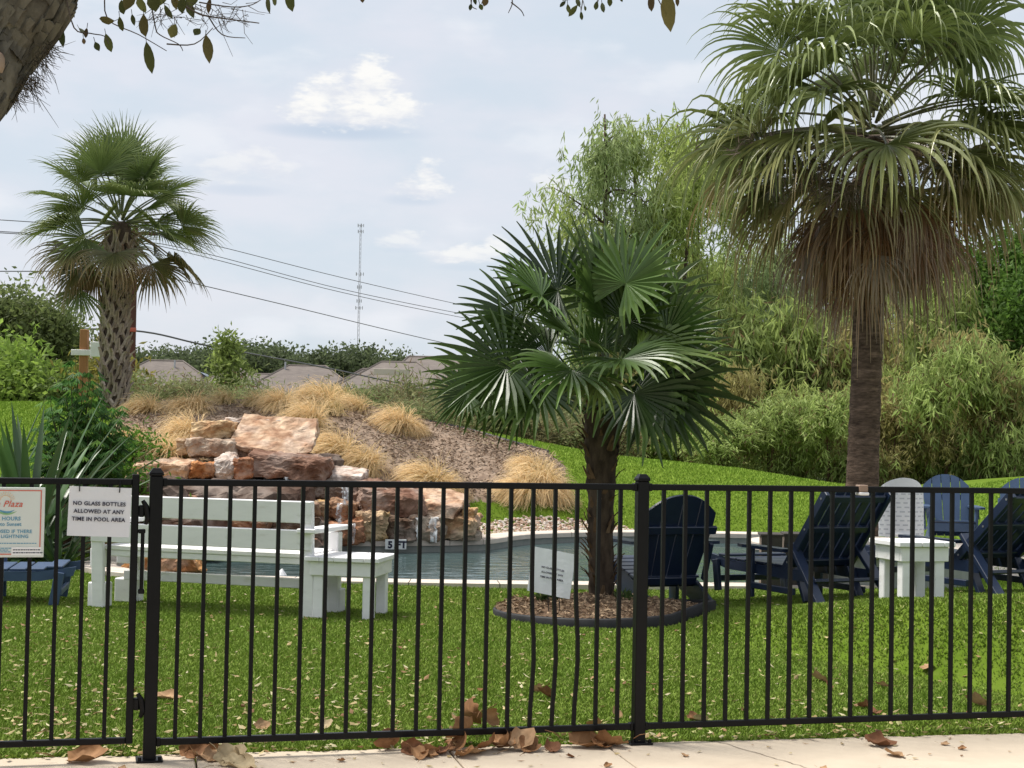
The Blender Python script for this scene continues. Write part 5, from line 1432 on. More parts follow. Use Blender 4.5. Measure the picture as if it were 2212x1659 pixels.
def build_sabal():
    Y = 25.2
    q = at(250, 800, Y); z0 = hz(q.x, Y)
    root = thing('sabal_palm', 'sabal palm with lattice of old leaf bases on its trunk', 'palm tree', (q.x, Y, z0))
    O = np.array([q.x, Y, z0]); rng = np.random.default_rng(33)
    def L(px, py, dy=0.0): p = at(px, py, Y + dy); return np.array([p.x, p.y, p.z]) - O
    lo = L(248, 830); lo[2] = min(lo[2], 0) - .05
    pts = catmull([lo, L(248, 790), L(248, 700), L(252, 620), L(258, 550), L(262, 480)], 8); n = len(pts)
    rad = np.interp(np.linspace(0, 1, n), [0, .15, .5, .85, 1], [.185, .195, .185, .195, .14])
    mb = MB(); tube(mb, pts, rad, 14, np.array([.12, .09, .07])); obj('trunk', mb, MT['barkattr'], root, smooth=True)
    # leaf bases: split at the foot, rising to a cut stub, in a lattice
    bm_ = []
    for v in range(3):
        mb = MB(); c = np.array([(.44, .36, .29), (.37, .30, .235), (.52, .44, .36)][v]); w = .052
        for s in (-1, 1):
            P = [(-.005, s * .125, -.14), (.018, s * .070, -.05), (.034, s * .022, .05), (.055, s * .014, .13), (.080 + .02 * v, s * .010, .20)]
            W = (.030, .034, .030, .022, .016); V = []
            for (x, y, z), ww in zip(P, W): V += [(x - .02, y - ww, z), (x + .010, y - ww * .4, z), (x + .010, y + ww * .4, z), (x - .02, y + ww, z)]
            mb.add(V, [(4 * k + j, 4 * k + j + 1, 4 * k + 5 + j, 4 * k + 4 + j) for k in range(4) for j in range(3)], c)
        me = mb.mesh('leaf_base'); me.materials.append(MT['barkattr']); bm_.append(me)
    Lt = pts[-1][2] - pts[0][2]
    rows = 20; per = 7
    for r in range(rows):
        z = pts[0][2] + .12 + (Lt - .35) * r / rows; i = int(np.argmin(np.abs(pts[:, 2] - z)))
        for k in range(per):
            a = 2 * math.pi * (k + .5 * (r % 2)) / per + r * .12 + rng.normal() * .05
            p = pts[i] + np.array([math.cos(a), math.sin(a), 0]) * rad[i] * .99; p[2] = z + rng.normal() * .015
            obj('leaf_base', bm_[rng.integers(3)], None, root, p, (0, rng.uniform(-.05, .12), a), scale=(1, 1.0, rng.uniform(.85, 1.15)))
    hc = L(262, 455)
    g = np.array([0.14, 0.20, 0.065]); gl = np.array([0.24, 0.28, 0.11]); ol = np.array([0.15, 0.15, .055]); tn = np.array([.36, .23, .12])
    ga = 2.39996
    def put(el, az, plen, Rb, cin, ct, droop, sag, sp=105, nseg=38, dz=0.0, cp=(.17, .19, .09)):
        d = np.array([math.cos(el) * math.sin(az), -math.cos(el) * math.cos(az), math.sin(el)])
        base = hc + np.array([d[0] * .1, d[1] * .1, dz - .25]); hub = base + d * plen - np.array([0, 0, 1]) * plen * .08 * math.cos(el)
        ax = nrm(d + np.array([0, 0, -.25 * math.cos(el)])); nm = np.array([0, 0, 1.0]) if abs(d[2]) < .9 else -np.array([d[0], d[1], .2])
        obj('frond', frond_mesh(rng, base, hub, ax, nm + rng.normal(size=3) * .35, Rb, nseg, R(sp), .40, droop, .5, cin, ct, cp, .018, 7, .95, 1.8, .25, sag, .05, .10), None, root)
    for k in range(40):
        t = k / 39; el = R(84 - 100 * t ** .9) + rng.normal() * .1; az = k * ga + rng.normal() * .2
        put(el, az, rng.uniform(.62, .90), rng.uniform(.70, .85), g * (1 - .2 * t) + ol * .25 * t, gl * 1.1 + tn * .12 * t, rng.uniform(.12, .30), .05 + .06 * t, dz=.2 - .2 * t)
    for k in range(9):
        el = R(-18 - 30 * rng.random()); az = [1.5, 4.6, 1.9, 5.0, 4.2, 1.2, .3, 5.4, 2.4][k] + rng.normal() * .2
        put(el, az, rng.uniform(.65, .95), rng.uniform(.65, .85), ol * rng.uniform(.7, 1.1), tn * rng.uniform(.8, 1.1), .5, .2, 90, 30, -.05, (.26, .2, .1))
    for k in range(9):
        el = R(-32 - 35 * rng.random()); az = rng.random() * 6.28 if k < 5 else 4.7 + rng.normal() * .4
        put(el, az, .6, .65, tn * .7, tn * .9, .9, .3, 55, 22, -.2, (.2, .12, .07))
    # one long green leaf that hangs beside the trunk
    hub = L(172, 625, -.2)
    obj('frond', frond_mesh(rng, L(245, 560, -.1), hub, (-.15, -.1, -1), (.2, -.9, .1), .62, 30, R(68), .45, .2, .4, g, gl, (.15, .17, .08), .014, 7, 1, 2, .1, .05, .1, .12), None, root)
build_sabal()

# ------------------------------------------------------------------ broadleaf trees and shrubs
def tree_meshes(seed, H, spread, n_limb=9, trunk_r=0.12, trunk_frac=0.25, leaf=(0.16, 0.03), n_leaf=14000, cols=((0.10, 0.17, 0.03), (0.16, 0.22, 0.05)), droop=0.5, clump=0.35,
                stems=1, up=0.8, dead=0.0, barkc=(0.11, 0.08, 0.06), sub=7, twig=True, shape=1.0, hang=0.0):
    rng = np.random.default_rng(seed); wood = MB(); wood.col = barkc; tips = []; tdir = []
    for st in range(stems):
        a0 = rng.random() * 6.28; b = np.array([math.cos(a0), math.sin(a0), 0]) * (0.0 if stems == 1 else 0.25 * spread * rng.random())
        lean = np.array([math.cos(a0), math.sin(a0), 0]) * (0.10 if stems == 1 else 0.32) * spread * rng.random()
        top = H * (rng.uniform(.82, 1.0) if stems > 1 else .98)
        ts = np.linspace(0, 1, 8); tp = b + lean * ts[:, None] ** 1.3 + np.array([0, 0, 1]) * (top * ts)[:, None] + np.cumsum(rng.normal(size=(8, 3)) * .03 * spread * .25, 0) * np.array([1, 1, 0])
        tp[0] = b; tr = trunk_r * (1 - .85 * ts) / math.sqrt(stems)
        tube(wood, tp, tr, 7)
        for k in range(max(3, n_limb // stems)):
            t = trunk_frac + (1 - trunk_frac) * ((k + rng.random()) / max(3, n_limb // stems)) * .98
            p0 = np.array([np.interp(t, ts, tp[:, i]) for i in range(3)])
            az = k * 2.4 + rng.random(); u = (t - trunk_frac) / (1 - trunk_frac)
            prof = (math.sin(math.pi * min(1, (u * .85 + .18))) ** .7) * shape + (1 - shape) * .7
            Ln = spread * prof * rng.uniform(.65, 1.1)
            d = nrm(np.array([math.cos(az), math.sin(az), up * rng.uniform(.5, 1.2)])); path = [p0]; dd = d
            for j in range(5):
                path.append(path[-1] + dd * Ln / 5); dd = nrm(dd + rng.normal(size=3) * .16 + np.array([0, 0, -.10 * droop]))
            path = np.array(path); r0 = float(np.interp(t, ts, tr)) * .6
            tube(wood, path, np.linspace(r0, r0 * .15 + .004, 6), 5)
            for q in range(sub):
                s = .25 + .75 * (q + rng.random()) / sub; pp = np.array([np.interp(s * 5, np.arange(6), path[:, i]) for i in range(3)])
                d2 = nrm(rng.normal(size=3) * .8 + dd * .7 + np.array([0, 0, .35 - .3 * droop])); l2 = Ln * rng.uniform(.22, .45); e1 = pp + d2 * l2 * .5; e2 = e1 + nrm(d2 + np.array([0, 0, -.5 * droop])) * l2 * .5
                if twig: tube(wood, [pp, e1, e2], [r0 * .22 + .003, r0 * .12 + .003, .003], 4, None, False)
                for f in (.35, .6, .85, 1.0):
                    tips.append((pp * (1 - f) + e1 * f) if f < .7 else (e1 * (1 - f) + e2 * f)); tdir.append(d2)
        tips.append(tp[-1]); tdir.append(np.array([0, 0, 1.0]))
    tips = np.array(tips); tdir = np.array(tdir)
    ct = rng.uniform(.72, 1.22, len(tips))[:, None]; hue = rng.random((len(tips), 1))
    i = rng.integers(0, len(tips), n_leaf)
    off = rng.normal(size=(n_leaf, 3)) * clump
    if hang: off[:, 2] = off[:, 2] * 1.0 - np.abs(rng.normal(size=n_leaf)) * hang
    P = tips[i] + off
    D = rng.normal(size=(n_leaf, 3)) + np.array([0, 0, -1.6 * droop]) + tdir[i] * .4
    if hang:                                            # leaves strung along hanging shoots
        ns = n_leaf // 9; si = rng.integers(0, len(tips), ns); so = tips[si] + rng.normal(size=(ns, 3)) * clump; sl = hang * rng.uniform(.5, 1.7, ns); sw = rng.normal(size=(ns, 2)) * .22
        j = rng.integers(0, ns, n_leaf); f = rng.random(n_leaf); i = si[j]
        P = so[j] + np.stack([sw[j, 0] * f * sl[j], sw[j, 1] * f * sl[j], -f * sl[j]], 1) + rng.normal(size=(n_leaf, 3)) * .035
        D = rng.normal(size=(n_leaf, 3)) * .55 + np.array([0, 0, -1.0])
    P[:, 2] = np.maximum(P[:, 2], 0.05)
    c0 = np.array(cols[0]); c1 = np.array(cols[1])
    C = (c0 + (c1 - c0) * (hue[i] * .7 + .3 * rng.random((n_leaf, 1)))) * ct[i] * rng.uniform(.8, 1.2, (n_leaf, 1))
    if dead: C = np.where((rng.random(n_leaf) < dead)[:, None], np.array([.22, .15, .08]), C)
    lm = MB(); leaves(lm, P, D, leaf[0] * rng.uniform(.7, 1.3, n_leaf), leaf[1] * rng.uniform(.8, 1.25, n_leaf), C, rng)
    w = wood.mesh('trunk', True); w.materials.append(MT['barkattr']); l = lm.mesh('crown'); l.materials.append(MT['leaf'])
    return w, l
def plant_tree(name, meshes, loc, label, cat, group=None, rz=0.0, scale=(1, 1, 1)):
    o = thing(name, label, cat, loc, rz, group); o.scale = scale if not isinstance(scale, (int, float)) else (scale,) * 3
    obj('trunk', meshes[0], None, o); obj('crown', meshes[1], None, o); return o
def ground_z(x, y): return hz(x, y) if y < 36 else 0.30

WIL = ((0.38, 0.47, 0.13), (0.52, 0.58, 0.22)); WIL2 = ((0.36, 0.45, 0.19), (0.47, 0.53, 0.28)); SHR = ((0.35, 0.44, 0.14), (0.48, 0.55, 0.21)); DGR = ((0.085, 0.17, 0.03), (0.15, 0.25, 0.05))
def thicket_label(px, yt, k):
    w = 'behind the windmill palm' if px < 1480 else 'between the windmill palm and the fan palm' if px < 1620 else 'just short of the fan palm trunk' if px < 1800 else 'right behind the fan palm trunk' if px < 1880 else 'behind the white rounded chair' if px < 2000 else 'behind the faded blue chairs' if px < 2130 else 'in front of the dense green tree'
    return ('brownish thinning' if k == 3 else ('tall' if yt < 770 else 'low') + (' lime green' if k == 1 else ' olive')) + ' willowy shrub ' + w
def scrub_label(px, yt):
    w = 'below the solar panelled roof' if px < 440 else 'at the foot of the slender pale tree' if px < 560 else 'below the roof with the vent pipe' if px < 720 else 'below the pointed roof' if px < 820 else 'below the wide two part roof' if px < 1020 else 'under the windmill palm fronds'
    return ('higher' if yt < 852 else 'lower') + ' grey green scrub bush ' + w
def oak_label(px):
    w = 'behind the stake' if px < 200 else 'behind the solar panelled house' if px < 440 else 'behind the slender pale tree' if px < 550 else 'between two vent piped roofs' if px < 690 else 'around the foot of the radio mast' if px < 800 else 'next to the wide two part roof'
    return 'dark rounded oak ' + w
def build_background_trees():
    # tall willows behind the berm
    def H_of(px, ytop, Y): return at(px, ytop, Y).z
    specs = [ # px, Y, top y, spread, seed, colours, label
        (1300, 37.5, 225, 1.9, 1, WIL2, 'thin airy willow behind the windmill palm', 11000),
        (1430, 39.0, 180, 2.4, 2, WIL, 'tall yellow green willow between the two dark palms', 17000),
        (1560, 41.0, 260, 2.9, 3, WIL, 'broad willow behind the skirt of the tall fan palm', 17000),
        (1700, 40.0, 560, 2.6, 4, WIL2, 'open willow with bare stems beside the fan palm trunk', 12000),
        (1960, 41.0, 610, 2.6, 5, WIL, 'sparse willow showing sky through it beyond the white chair', 11000),
        (1625, 43.0, 430, 2.5, 7, WIL2, 'pale feathery willow seen under the dead skirt of the fan palm', 14000),
        (1850, 43.5, 520, 2.5, 8, WIL2, 'pale feathery willow directly behind the fan palm trunk', 14000),
        (2080, 43.0, 500, 2.3, 9, WIL, 'pale feathery willow beside the dense green tree', 12000),
        (2180, 38.0, 520, 2.2, 6, DGR, 'dense green tree beyond the far blue chairs', 22000)]
    for (px, Y, yt, sp, sd, cols, lab, nl) in specs:
        b = at(px, 1000, Y); h = H_of(px, yt, Y) - ground_z(b.x, Y)
        if sd == 6: ms = tree_meshes(60 + sd, h, sp, 12, .16, .12, (0.15, 0.075), nl, cols, .3, .36, 1, .9, barkc=(.10, .075, .055))
        else: ms = tree_meshes(60 + sd, h, sp, 14, .15, .10, (0.24, 0.042), nl, cols, .75, .30, 2 if sd != 1 else 1, .9, barkc=(.20, .115, .08) if sd in (4, 5) else (.12, .085, .065), hang=.6)
        plant_tree('willow_tree' if sd != 6 else 'broadleaf_tree', ms, (b.x, Y, ground_z(b.x, Y) - .05), lab, 'tree', 'trees beyond the berm')
    # a thicket of willowy shrubs along the far side of the berm
    var = [tree_meshes(80 + k, 3.4, 1.5, 10, .06, .03, (0.24, 0.042), 6500, c, .8, .26, 4, 1.3, dead=.06, barkc=(.15, .09, .06), hang=.5) for k, c in enumerate((SHR, WIL, SHR, ((.38, .33, .13), (.48, .42, .19))))]
    rng = random.Random(9)
    n = 0
    for (px, Y, yt) in ((1395, 33.5, 890), (1470, 34, 850), (1545, 32.6, 900), (1600, 35, 800), (1665, 33, 860), (1730, 34, 830), (1790, 32.5, 850), (1850, 34, 820), (1920, 32.8, 850), (1975, 34.5, 790), (2040, 32.8, 740), (2090, 34, 720), (2150, 33, 760), (2215, 34, 760), (2275, 33, 780),
                         (1440, 36.5, 700), (1530, 37, 660), (1640, 37.5, 640), (1745, 37, 690), (1850, 37.5, 690), (2060, 37, 640), (2120, 38, 600)):
        b = at(px, 1000, Y); gz = ground_z(b.x, Y); h = at(px, yt, Y).z - gz; s = h / 3.3
        w = min(1.25, max(.8, s)); k = n % 4 if px < 1900 or px > 1960 else 3
        lab = thicket_label(px, yt, k)
        plant_tree('willow_shrub', var[k], (b.x, Y, gz - .03), lab, 'shrub', 'shrubs in the thicket beyond the berm', rng.random() * 6.28, (w, w, s)); n += 1
    # scrub between the berm crest and the houses
    scr = [tree_meshes(120 + k, 1.5, .85, 9, .03, .02, (0.15, 0.028), 3600, c, .15, .2, 4, 1.2, dead=.14, barkc=(.2, .16, .1)) for k, c in enumerate((((.23, .26, .11), (.31, .32, .16)), ((.21, .25, .10), (.28, .31, .14)), ((.29, .27, .14), (.37, .33, .18))))]
    k = 0
    for (px, Y, yt) in ((880, 31, 872), (930, 30, 885), (985, 31, 880), (1045, 30, 892), (1100, 31.5, 890), (1160, 30.5, 900), (1215, 31.5, 896), (1270, 30.5, 910), (1335, 31.5, 905), (960, 34, 852), (1060, 34.5, 850), (1150, 34, 858), (1240, 34.5, 852), (1330, 35, 850), (840, 33, 850), (790, 32, 846), (745, 31, 850), (640, 32, 858), (540, 31.5, 862), (470, 31, 850), (420, 31.5, 836), (375, 31, 830), (320, 32, 826), (690, 34, 850), (900, 36, 838), (1010, 36, 836), (1110, 36.5, 838), (1200, 36.5, 840), (525, 34, 838)):
        b = at(px, 900, Y); gz = ground_z(b.x, Y); h = at(px, yt, Y).z - gz
        s = max(.35, h / 1.5); plant_tree('scrub_bush', scr[k % 3], (b.x, Y, gz - .02), scrub_label(px, yt), 'shrub', 'scrubby bushes behind the berm crest', rng.random() * 6.28, (1.0, 1.0, s)); k += 1
    # left side: dark tree and bright shrubs behind the lawn
    T = [(30, 46, 665, 2.6, 140, ((.15, .19, .07), (.22, .26, .10)), 'dusky green tree at the left end of the lawn', 11000, .2), (105, 47, 690, 1.9, 141, ((.15, .19, .07), (.22, .26, .10)), 'smaller dusky tree behind the wooden stake', 7000, .2), (-70, 45, 640, 2.8, 142, ((.15, .19, .07), (.22, .26, .10)), 'dusky green tree past the edge of the lawn', 9000, .2),
         (40, 38, 775, 1.7, 143, ((.21, .32, .055), (.30, .41, .09)), 'bright lime green shrub below the dusky tree', 7000, .2), (-10, 36, 800, 1.4, 144, ((.20, .30, .055), (.28, .38, .08)), 'lime green shrub beside the left lawn edge', 5000, .2), (190, 38, 800, 1.1, 145, ((.17, .20, .05), (.24, .25, .07)), 'yellowish shrub behind the foot of the sabal palm', 4500, .2), (235, 36, 790, 1.0, 146, ((.24, .22, .05), (.32, .27, .07)), 'yellow leaved shrub at the foot of the sabal palm', 3500, .2),
         (120, 36, 822, 1.0, 147, ((.12, .18, .045), (.17, .23, .06)), 'mid green shrub behind the dark leafy shrub', 4000, .2)]
    for (px, Y, yt, sp, sd, cols, lab, nl, dr) in T:
        b = at(px, 900, Y); gz = ground_z(b.x, Y); h = at(px, yt, Y).z - gz
        ms = tree_meshes(sd, h, sp, 12, .12, .1, (0.20, .085), nl, cols, dr, .28, 1 if sd < 143 else 3, .9)
        plant_tree('broadleaf_tree' if sd < 143 else 'leafy_shrub', ms, (b.x, Y, gz - .05), lab, 'tree' if sd < 143 else 'shrub')
    # pale green tree among the houses
    b = at(498, 840, 62); h = at(498, 680, 62).z - .3
    ms = tree_meshes(160, h * .92, 1.15, 16, .10, .10, (.26, .09), 2600, ((.25, .32, .09), (.33, .39, .13)), .2, .22, 2, 1.9, barkc=(.2, .18, .14))
    plant_tree('poplar_tree', ms, (b.x, 62, .25), 'slender pale green tree in front of the rooftops', 'tree')
    # dark oaks behind the roofs
    oak = [tree_meshes(170 + k, 11.0, 6.2, 14, .35, .15, (.55, .30), 8500, ((.10, .13, .065), (.14, .17, .085)), .1, .85, 1, .7, sub=6, twig=False) for k in range(3)]
    k = 0
    for (px, yt, s) in ((300, 742, 1.0), (352, 748, .9), (405, 740, 1.0), (455, 735, 1.0), (530, 722, 1.15), (585, 730, 1.1), (640, 742, 1.0), (700, 738, 1.05), (755, 735, 1.1), (800, 748, .95), (855, 748, .9), (430, 750, .9), (670, 755, .9), (890, 768, .8), (20, 760, .9), (150, 765, .8)):
        Y = 195 + (k * 7) % 23; b = at(px, 850, Y); h = at(px, yt, Y).z - .3
        plant_tree('oak_tree', oak[k % 3], (b.x, Y, .25), oak_label(px), 'tree', 'oaks behind the rooftops', k * 1.3, (s * .95, s * .95, h / 13.4)); k += 1
build_background_trees()

# ------------------------------------------------------------------ plants left of the waterfall
def build_left_plants():
    rng = np.random.default_rng(50)
    # strap leaved rosettes
    def strap(px, py, Y, s, label, n):
        q = at(px, py, Y); root = thing('strap_leaf_plant', label, 'plant', (q.x, Y, hz(q.x, Y)), 0, 'strappy plants beside the bench')
        for k in range(n):
            a = k * 2.4 + rng.normal() * .2; el = R(78 - 68 * (k / n) ** .8) + rng.normal() * .08; Ln = s * rng.uniform(.75, 1.1); w = .028 * s * rng.uniform(.85, 1.2)
            d = np.array([math.cos(a) * math.cos(el), math.sin(a) * math.cos(el), math.sin(el)]); P = np.array([math.cos(a), math.sin(a), 0]) * .05; K = 7; V = []; C = []
            sd = nrm(np.cross(d, (0, 0, 1))); c = np.array([.062, .115, .042]) * rng.uniform(.65, 1.5)
            for j in range(K + 1):
                t = j / K; ww = w * (0.55 + 1.2 * t if t < .35 else 1.0 * (1 - ((t - .35) / .65) ** 2.2) + .02); nn = np.cross(sd, d)
                V += [P - sd * ww + nn * ww * .35, P, P + sd * ww + nn * ww * .35]; C += [c * (.85 + .3 * t)] * 3
                P = P + d * Ln / K; d = nrm(d + np.array([0, 0, -1]) * (.035 + .11 * t * math.cos(el)))
                if P[2] < .03: P[2] = .03
            mb = MB(); mb.add(np.array(V), [(3 * j + i, 3 * j + i + 1, 3 * j + 4 + i, 3 * j + 3 + i) for j in range(K) for i in range(2)], np.array(C)); obj('leaf', mb, MT['palm'], root, smooth=True)
    strap(62, 1170, 16.2, 1.8, 'large dark strappy leaved plant behind the pool hours board', 64)
    strap(-40, 1150, 16.8, 1.75, 'dark strappy leaved plant spreading past the end of the fence gate', 48)
    strap(128, 1190, 15.6, .95, 'low strappy leaved plant beside the bench end', 26)
    # dark palmate-leaved shrub
    q = hit(195, 1030); Y = q.y if q.y < 24 else 20.0
    Y = 18.3; q = at(172, 1080, Y); gz = hz(q.x, Y); Ht = at(172, 775, Y).z - gz
    root = thing('leafy_shrub', 'dark green shrub with finger shaped leaves beside the waterfall', 'shrub', (q.x, Y, gz))
    mb = MB(); mb.col = (.10, .11, .05); lm = MB()
    for k in range(46):
        a = k * 2.4; r = .62 * math.sqrt((k + .5) / 46); lean = np.array([math.cos(a) * r, math.sin(a) * r * .8, 0]); h = Ht * (1.04 - .55 * (r / .62) ** 1.6) * rng.uniform(.85, 1.05)
        ts = np.linspace(0, 1, 8)[:, None]; path = lean * ts ** 1.2 + np.array([0, 0, h]) * ts + np.cumsum(rng.normal(size=(8, 3)) * .012, 0)
        tube(mb, path, np.linspace(.014, .004, 8), 5)
        for t in np.linspace(.10, 1, 34):
            p = np.array([np.interp(t * 7, np.arange(8), path[:, i]) for i in range(3)]); b = rng.random() * 6.28; out = nrm(np.array([math.cos(b), math.sin(b), rng.uniform(-.3, .5)])); hub = p + out * rng.uniform(.04, .14)
            nf = 6; sd = nrm(np.cross(out, (0, 0, 1))); ang = np.linspace(-1.2, 1.2, nf)[:, None]; D = np.cos(ang) * out * .8 + np.sin(ang) * sd + np.array([0, 0, -.75 * math.cos(0)])
            lit = .55 + .9 * rng.random(); C = np.array([.075, .175, .040]) * lit
            if rng.random() < .16: C = np.array([.15, .28, .05])
            leaves(lm, np.tile(hub, (nf, 1)), D, rng.uniform(.09, .15), .026, np.tile(C, (nf, 1)), rng, np.tile(nrm(out + np.array([0, 0, .5])), (nf, 1)))
    obj('stems', mb, MT['barkattr'], root); obj('foliage', lm, MT['leaf'], root)
    # bright herb beside it
    for (px, py, Y, s, lab) in ((255, 1040, 18.9, .62, 'low bright green leafy herb beside the dark shrub'), (215, 1050, 18.6, .5, 'bright green herb at the foot of the dark shrub'), (285, 975, 20.6, .45, 'fresh green herb under the feather grass')):
        q = at(px, py, Y); gz = hz(q.x, Y); root = thing('green_herb', lab, 'plant', (q.x, Y, gz)); n = 900
        P = rng.normal(size=(n, 3)) * np.array([.26, .2, .18]) * s * 1.6 + np.array([0, 0, max(.25, q.z - gz)]); P[:, 2] = np.maximum(P[:, 2], .03)
        lm = MB(); leaves(lm, P, rng.normal(size=(n, 3)) + np.array([0, 0, -.3]), .10, .035, np.array([.11, .22, .03]) * rng.uniform(.6, 1.3, (n, 1)), rng); obj('foliage', lm, MT['leaf'], root)
        mb = MB(); mb.col = (.12, .16, .05)
        for k in range(9):
            e = P[k * 7]; tube(mb, [(0, 0, 0), e * .5 + np.array([0, 0, .03]), e], [.008, .006, .003], 4)
        obj('stems', mb, MT['barkattr'], root)
    # wooden stake with white cross pieces
    Y = 27.5; a = at(183, 712, Y); b = at(180, 850, Y); w = .028 * Y / 20 * 1.9
    root = thing('wooden_stake', 'brown wooden post with white cross board above the dark shrub', 'post', (a.x, Y, hz(a.x, Y)))
    h = a.z - root.location.z
    bbox_part('post', (0, 0, h / 2), (.13, .13, h), MT['stake'], root, .006)
    z = at(180, 762, Y).z - root.location.z
    bbox_part('cross_board', (-.03, -.085, z), (.34, .035, .10), MT['white'], root); bbox_part('white_box', (.26, -.02, z + .06), (.24, .2, .26), MT['white'], root)
    # small black landscape spotlight on the crest
    q = hit(768, 872); root = thing('garden_spotlight', 'small black garden spotlight on the crest of the mulch bed', 'lamp', (q.x, q.y, q.z))
    z = at(768, 856, q.y).z - q.z
    mb = MB(); tube(mb, [(0, 0, 0), (0, 0, max(.1, z - .04))], .012, 6); obj('stake', mb, MT['iron'], root)
    mb = MB(); tube(mb, [(-.12, -.02, z + .04), (.02, 0, z), (.06, .01, z - .015)], [.055, .06, .045], 10); obj('lamp_head', mb, MT['iron'], root)
build_left_plants()

# ------------------------------------------------------------------ houses, tower, pole, lines
def house(px, ridge_y, Y, L, W, pitch, label, rz=0.0, ridge=None, panels=False, wing=None, vents=()):
    p = at(px, ridge_y, Y); zr = p.z; rh = W / 2 * math.tan(pitch); ze = zr - rh
    root = thing('house', label, 'house', (p.x, Y, .25), rz, 'houses beyond the berm')
    ze -= .25; zr -= .25
    hl = L / 2; hw = W / 2; rl = max(.4, hl - hw) if ridge is None else ridge
    mb = MB(); V = [(-hl, -hw, ze), (hl, -hw, ze), (hl, hw, ze), (-hl, hw, ze), (-rl, 0, zr), (rl, 0, zr)]
    mb.add(V, [(0, 1, 5, 4), (2, 3, 4, 5)]); mb.addf([(1, 2, 5), (3, 0, 4)], 0)
    mb.add([(x, y, z - .22) for x, y, z in V[:4]], [(3, 2, 1, 0)]); mb.addf([(0, 6, 7, 1), (1, 7, 8, 2), (2, 8, 9, 3), (3, 9, 6, 0)], 0)
    roof = obj('roof', mb, MT['roof'], root)
    mb = MB()
    for (a, b) in ((V[4], V[5]), (V[0], V[4]), (V[1], V[5])): tube(mb, [a, b], .10, 5)
    obj('ridge_cap', mb, MT['roof'], roof)
    mb = MB(); cbox(mb, (0, 0, (ze - .2) / 2), (L - .9, W - .9, ze - .2), .02); obj('wall', mb, MT['siding'], root)
    for x in (-L * .28, L * .22):
        bbox_part('window', (x, -(W - .9) / 2 - .02, ze * .5), (1.4, .08, 1.3), MT['solar'], root, .01)
    for (vx, vy) in vents:
        z = zr - abs(vy) / hw * rh; mb = MB(); tube(mb, [(vx, vy, z - .2), (vx, vy, z + .7)], .09, 6); obj('vent_pipe', mb, MT['metal'], roof)
    if panels:
        # on the right hip
        n = nrm(np.cross(np.array(V[2]) - V[1], np.array(V[5]) - V[1]))
        if n[2] < 0: n = -n
        u = nrm(np.array(V[2]) - V[1]); d = nrm(np.cross(n, u)); d = d if d[2] > 0 else -d
        e0 = (np.array(V[1]) + V[2]) / 2
        sl = np.linalg.norm(np.array(V[5]) - e0)
        for i in range(4):
            for j in range(5):
                wv = hw * 2 * (1 - (i + .8) / 5.2); pos = e0 + d * sl * (.12 + i * .19) + u * (j - 2) * 1.7
                if abs((j - 2) * 1.7) + .85 > wv / 2 + .8: continue
                mb = MB(); cbox(mb, pos + n * .12, (1.0, 1.62, .05), .01, np.stack([d, u, n], 1) * 1.0); o = obj('solar_panel', mb, MT['solar'], roof)
    return root
def build_houses():
    house(358, 779, 150, 18, 14, R(34), 'grey brown hip roofed house with solar panels', R(4), 1.6, True, vents=((1.0, -1.0), (-2.4, -3.4)))
    house(507, 797, 148, 15, 12, R(33), 'hip roofed house behind the slender pale green tree', 0, .5, vents=((2, -2),))
    house(575, 808, 165, 14, 11, R(30), 'low hip roofed house between two taller roofs', 0, 2.5)
    house(663, 790, 152, 15, 12, R(33), 'hip roofed house with thin vent pipe behind the feather grass', 0, 1.8, vents=((-2.0, -.6), (.5, -2.5)))
    house(790, 797, 146, 14, 12, R(36), 'pointed hip roofed house in front of the dark oaks', 0, .3, vents=((2.4, -2.2),))
    house(1000, 772, 150, 17, 13, R(32), 'wide two part roofed house next to the windmill palm', R(-3), 5.2)
    h2 = house(862, 782, 143, 11, 9, R(30), 'lower gabled wing with pale upper wall beside the wide roof', 0, 1.6)
    bbox_part('upper_wall', (-.3, -4.65, at(862, 808, 143).z - .25), (3.2, .2, .55), MT['siding'], h2, .02)
    house(165, 752, 160, 13, 11, R(32), 'distant roof seen past the wooden stake', 0, 1.0)
build_houses()
def build_tower():
    Y = 520; b = at(773, 900, Y); t = at(779, 486, Y); h = t.z
    root = thing('radio_tower', 'slim lattice radio mast standing behind the oaks', 'tower', (t.x, Y, .3)); w = .42
    for k in range(3):
        a = k * 2.094; mb = MB(); tube(mb, [(math.cos(a) * w, math.sin(a) * w, 0), (math.cos(a) * w * .7, math.sin(a) * w * .7, h)], .065, 4); obj('mast_leg', mb, MT['tower'], root)
    mb = MB(); n = 46
    for i in range(n):
        z0, z1 = h * i / n, h * (i + 1) / n
        for k in range(3):
            a, c = k * 2.094, ((k + 1) % 3) * 2.094
            tube(mb, [(math.cos(a) * w * .9, math.sin(a) * w * .9, z0), (math.cos(c) * w * .9, math.sin(c) * w * .9, z1)], .028, 3, None, False)
    obj('bracing', mb, MT['tower'], root)
    for (py, r) in ((487, 1.0), (500, .9), (592, 1.3), (620, .7), (650, .8), (665, 1.2)):
        z = at(777, py, Y).z - .3; mb = MB()
        for k in range(5): a = k * 1.256; cbox(mb, (math.cos(a) * r, math.sin(a) * r * .6, z), (.22, .18, 1.1), .02); beam(mb, (0, 0, z), (math.cos(a) * r, math.sin(a) * r * .6, z), .08, .08)
        obj('antenna', mb, MT['tower'], root)
build_tower()
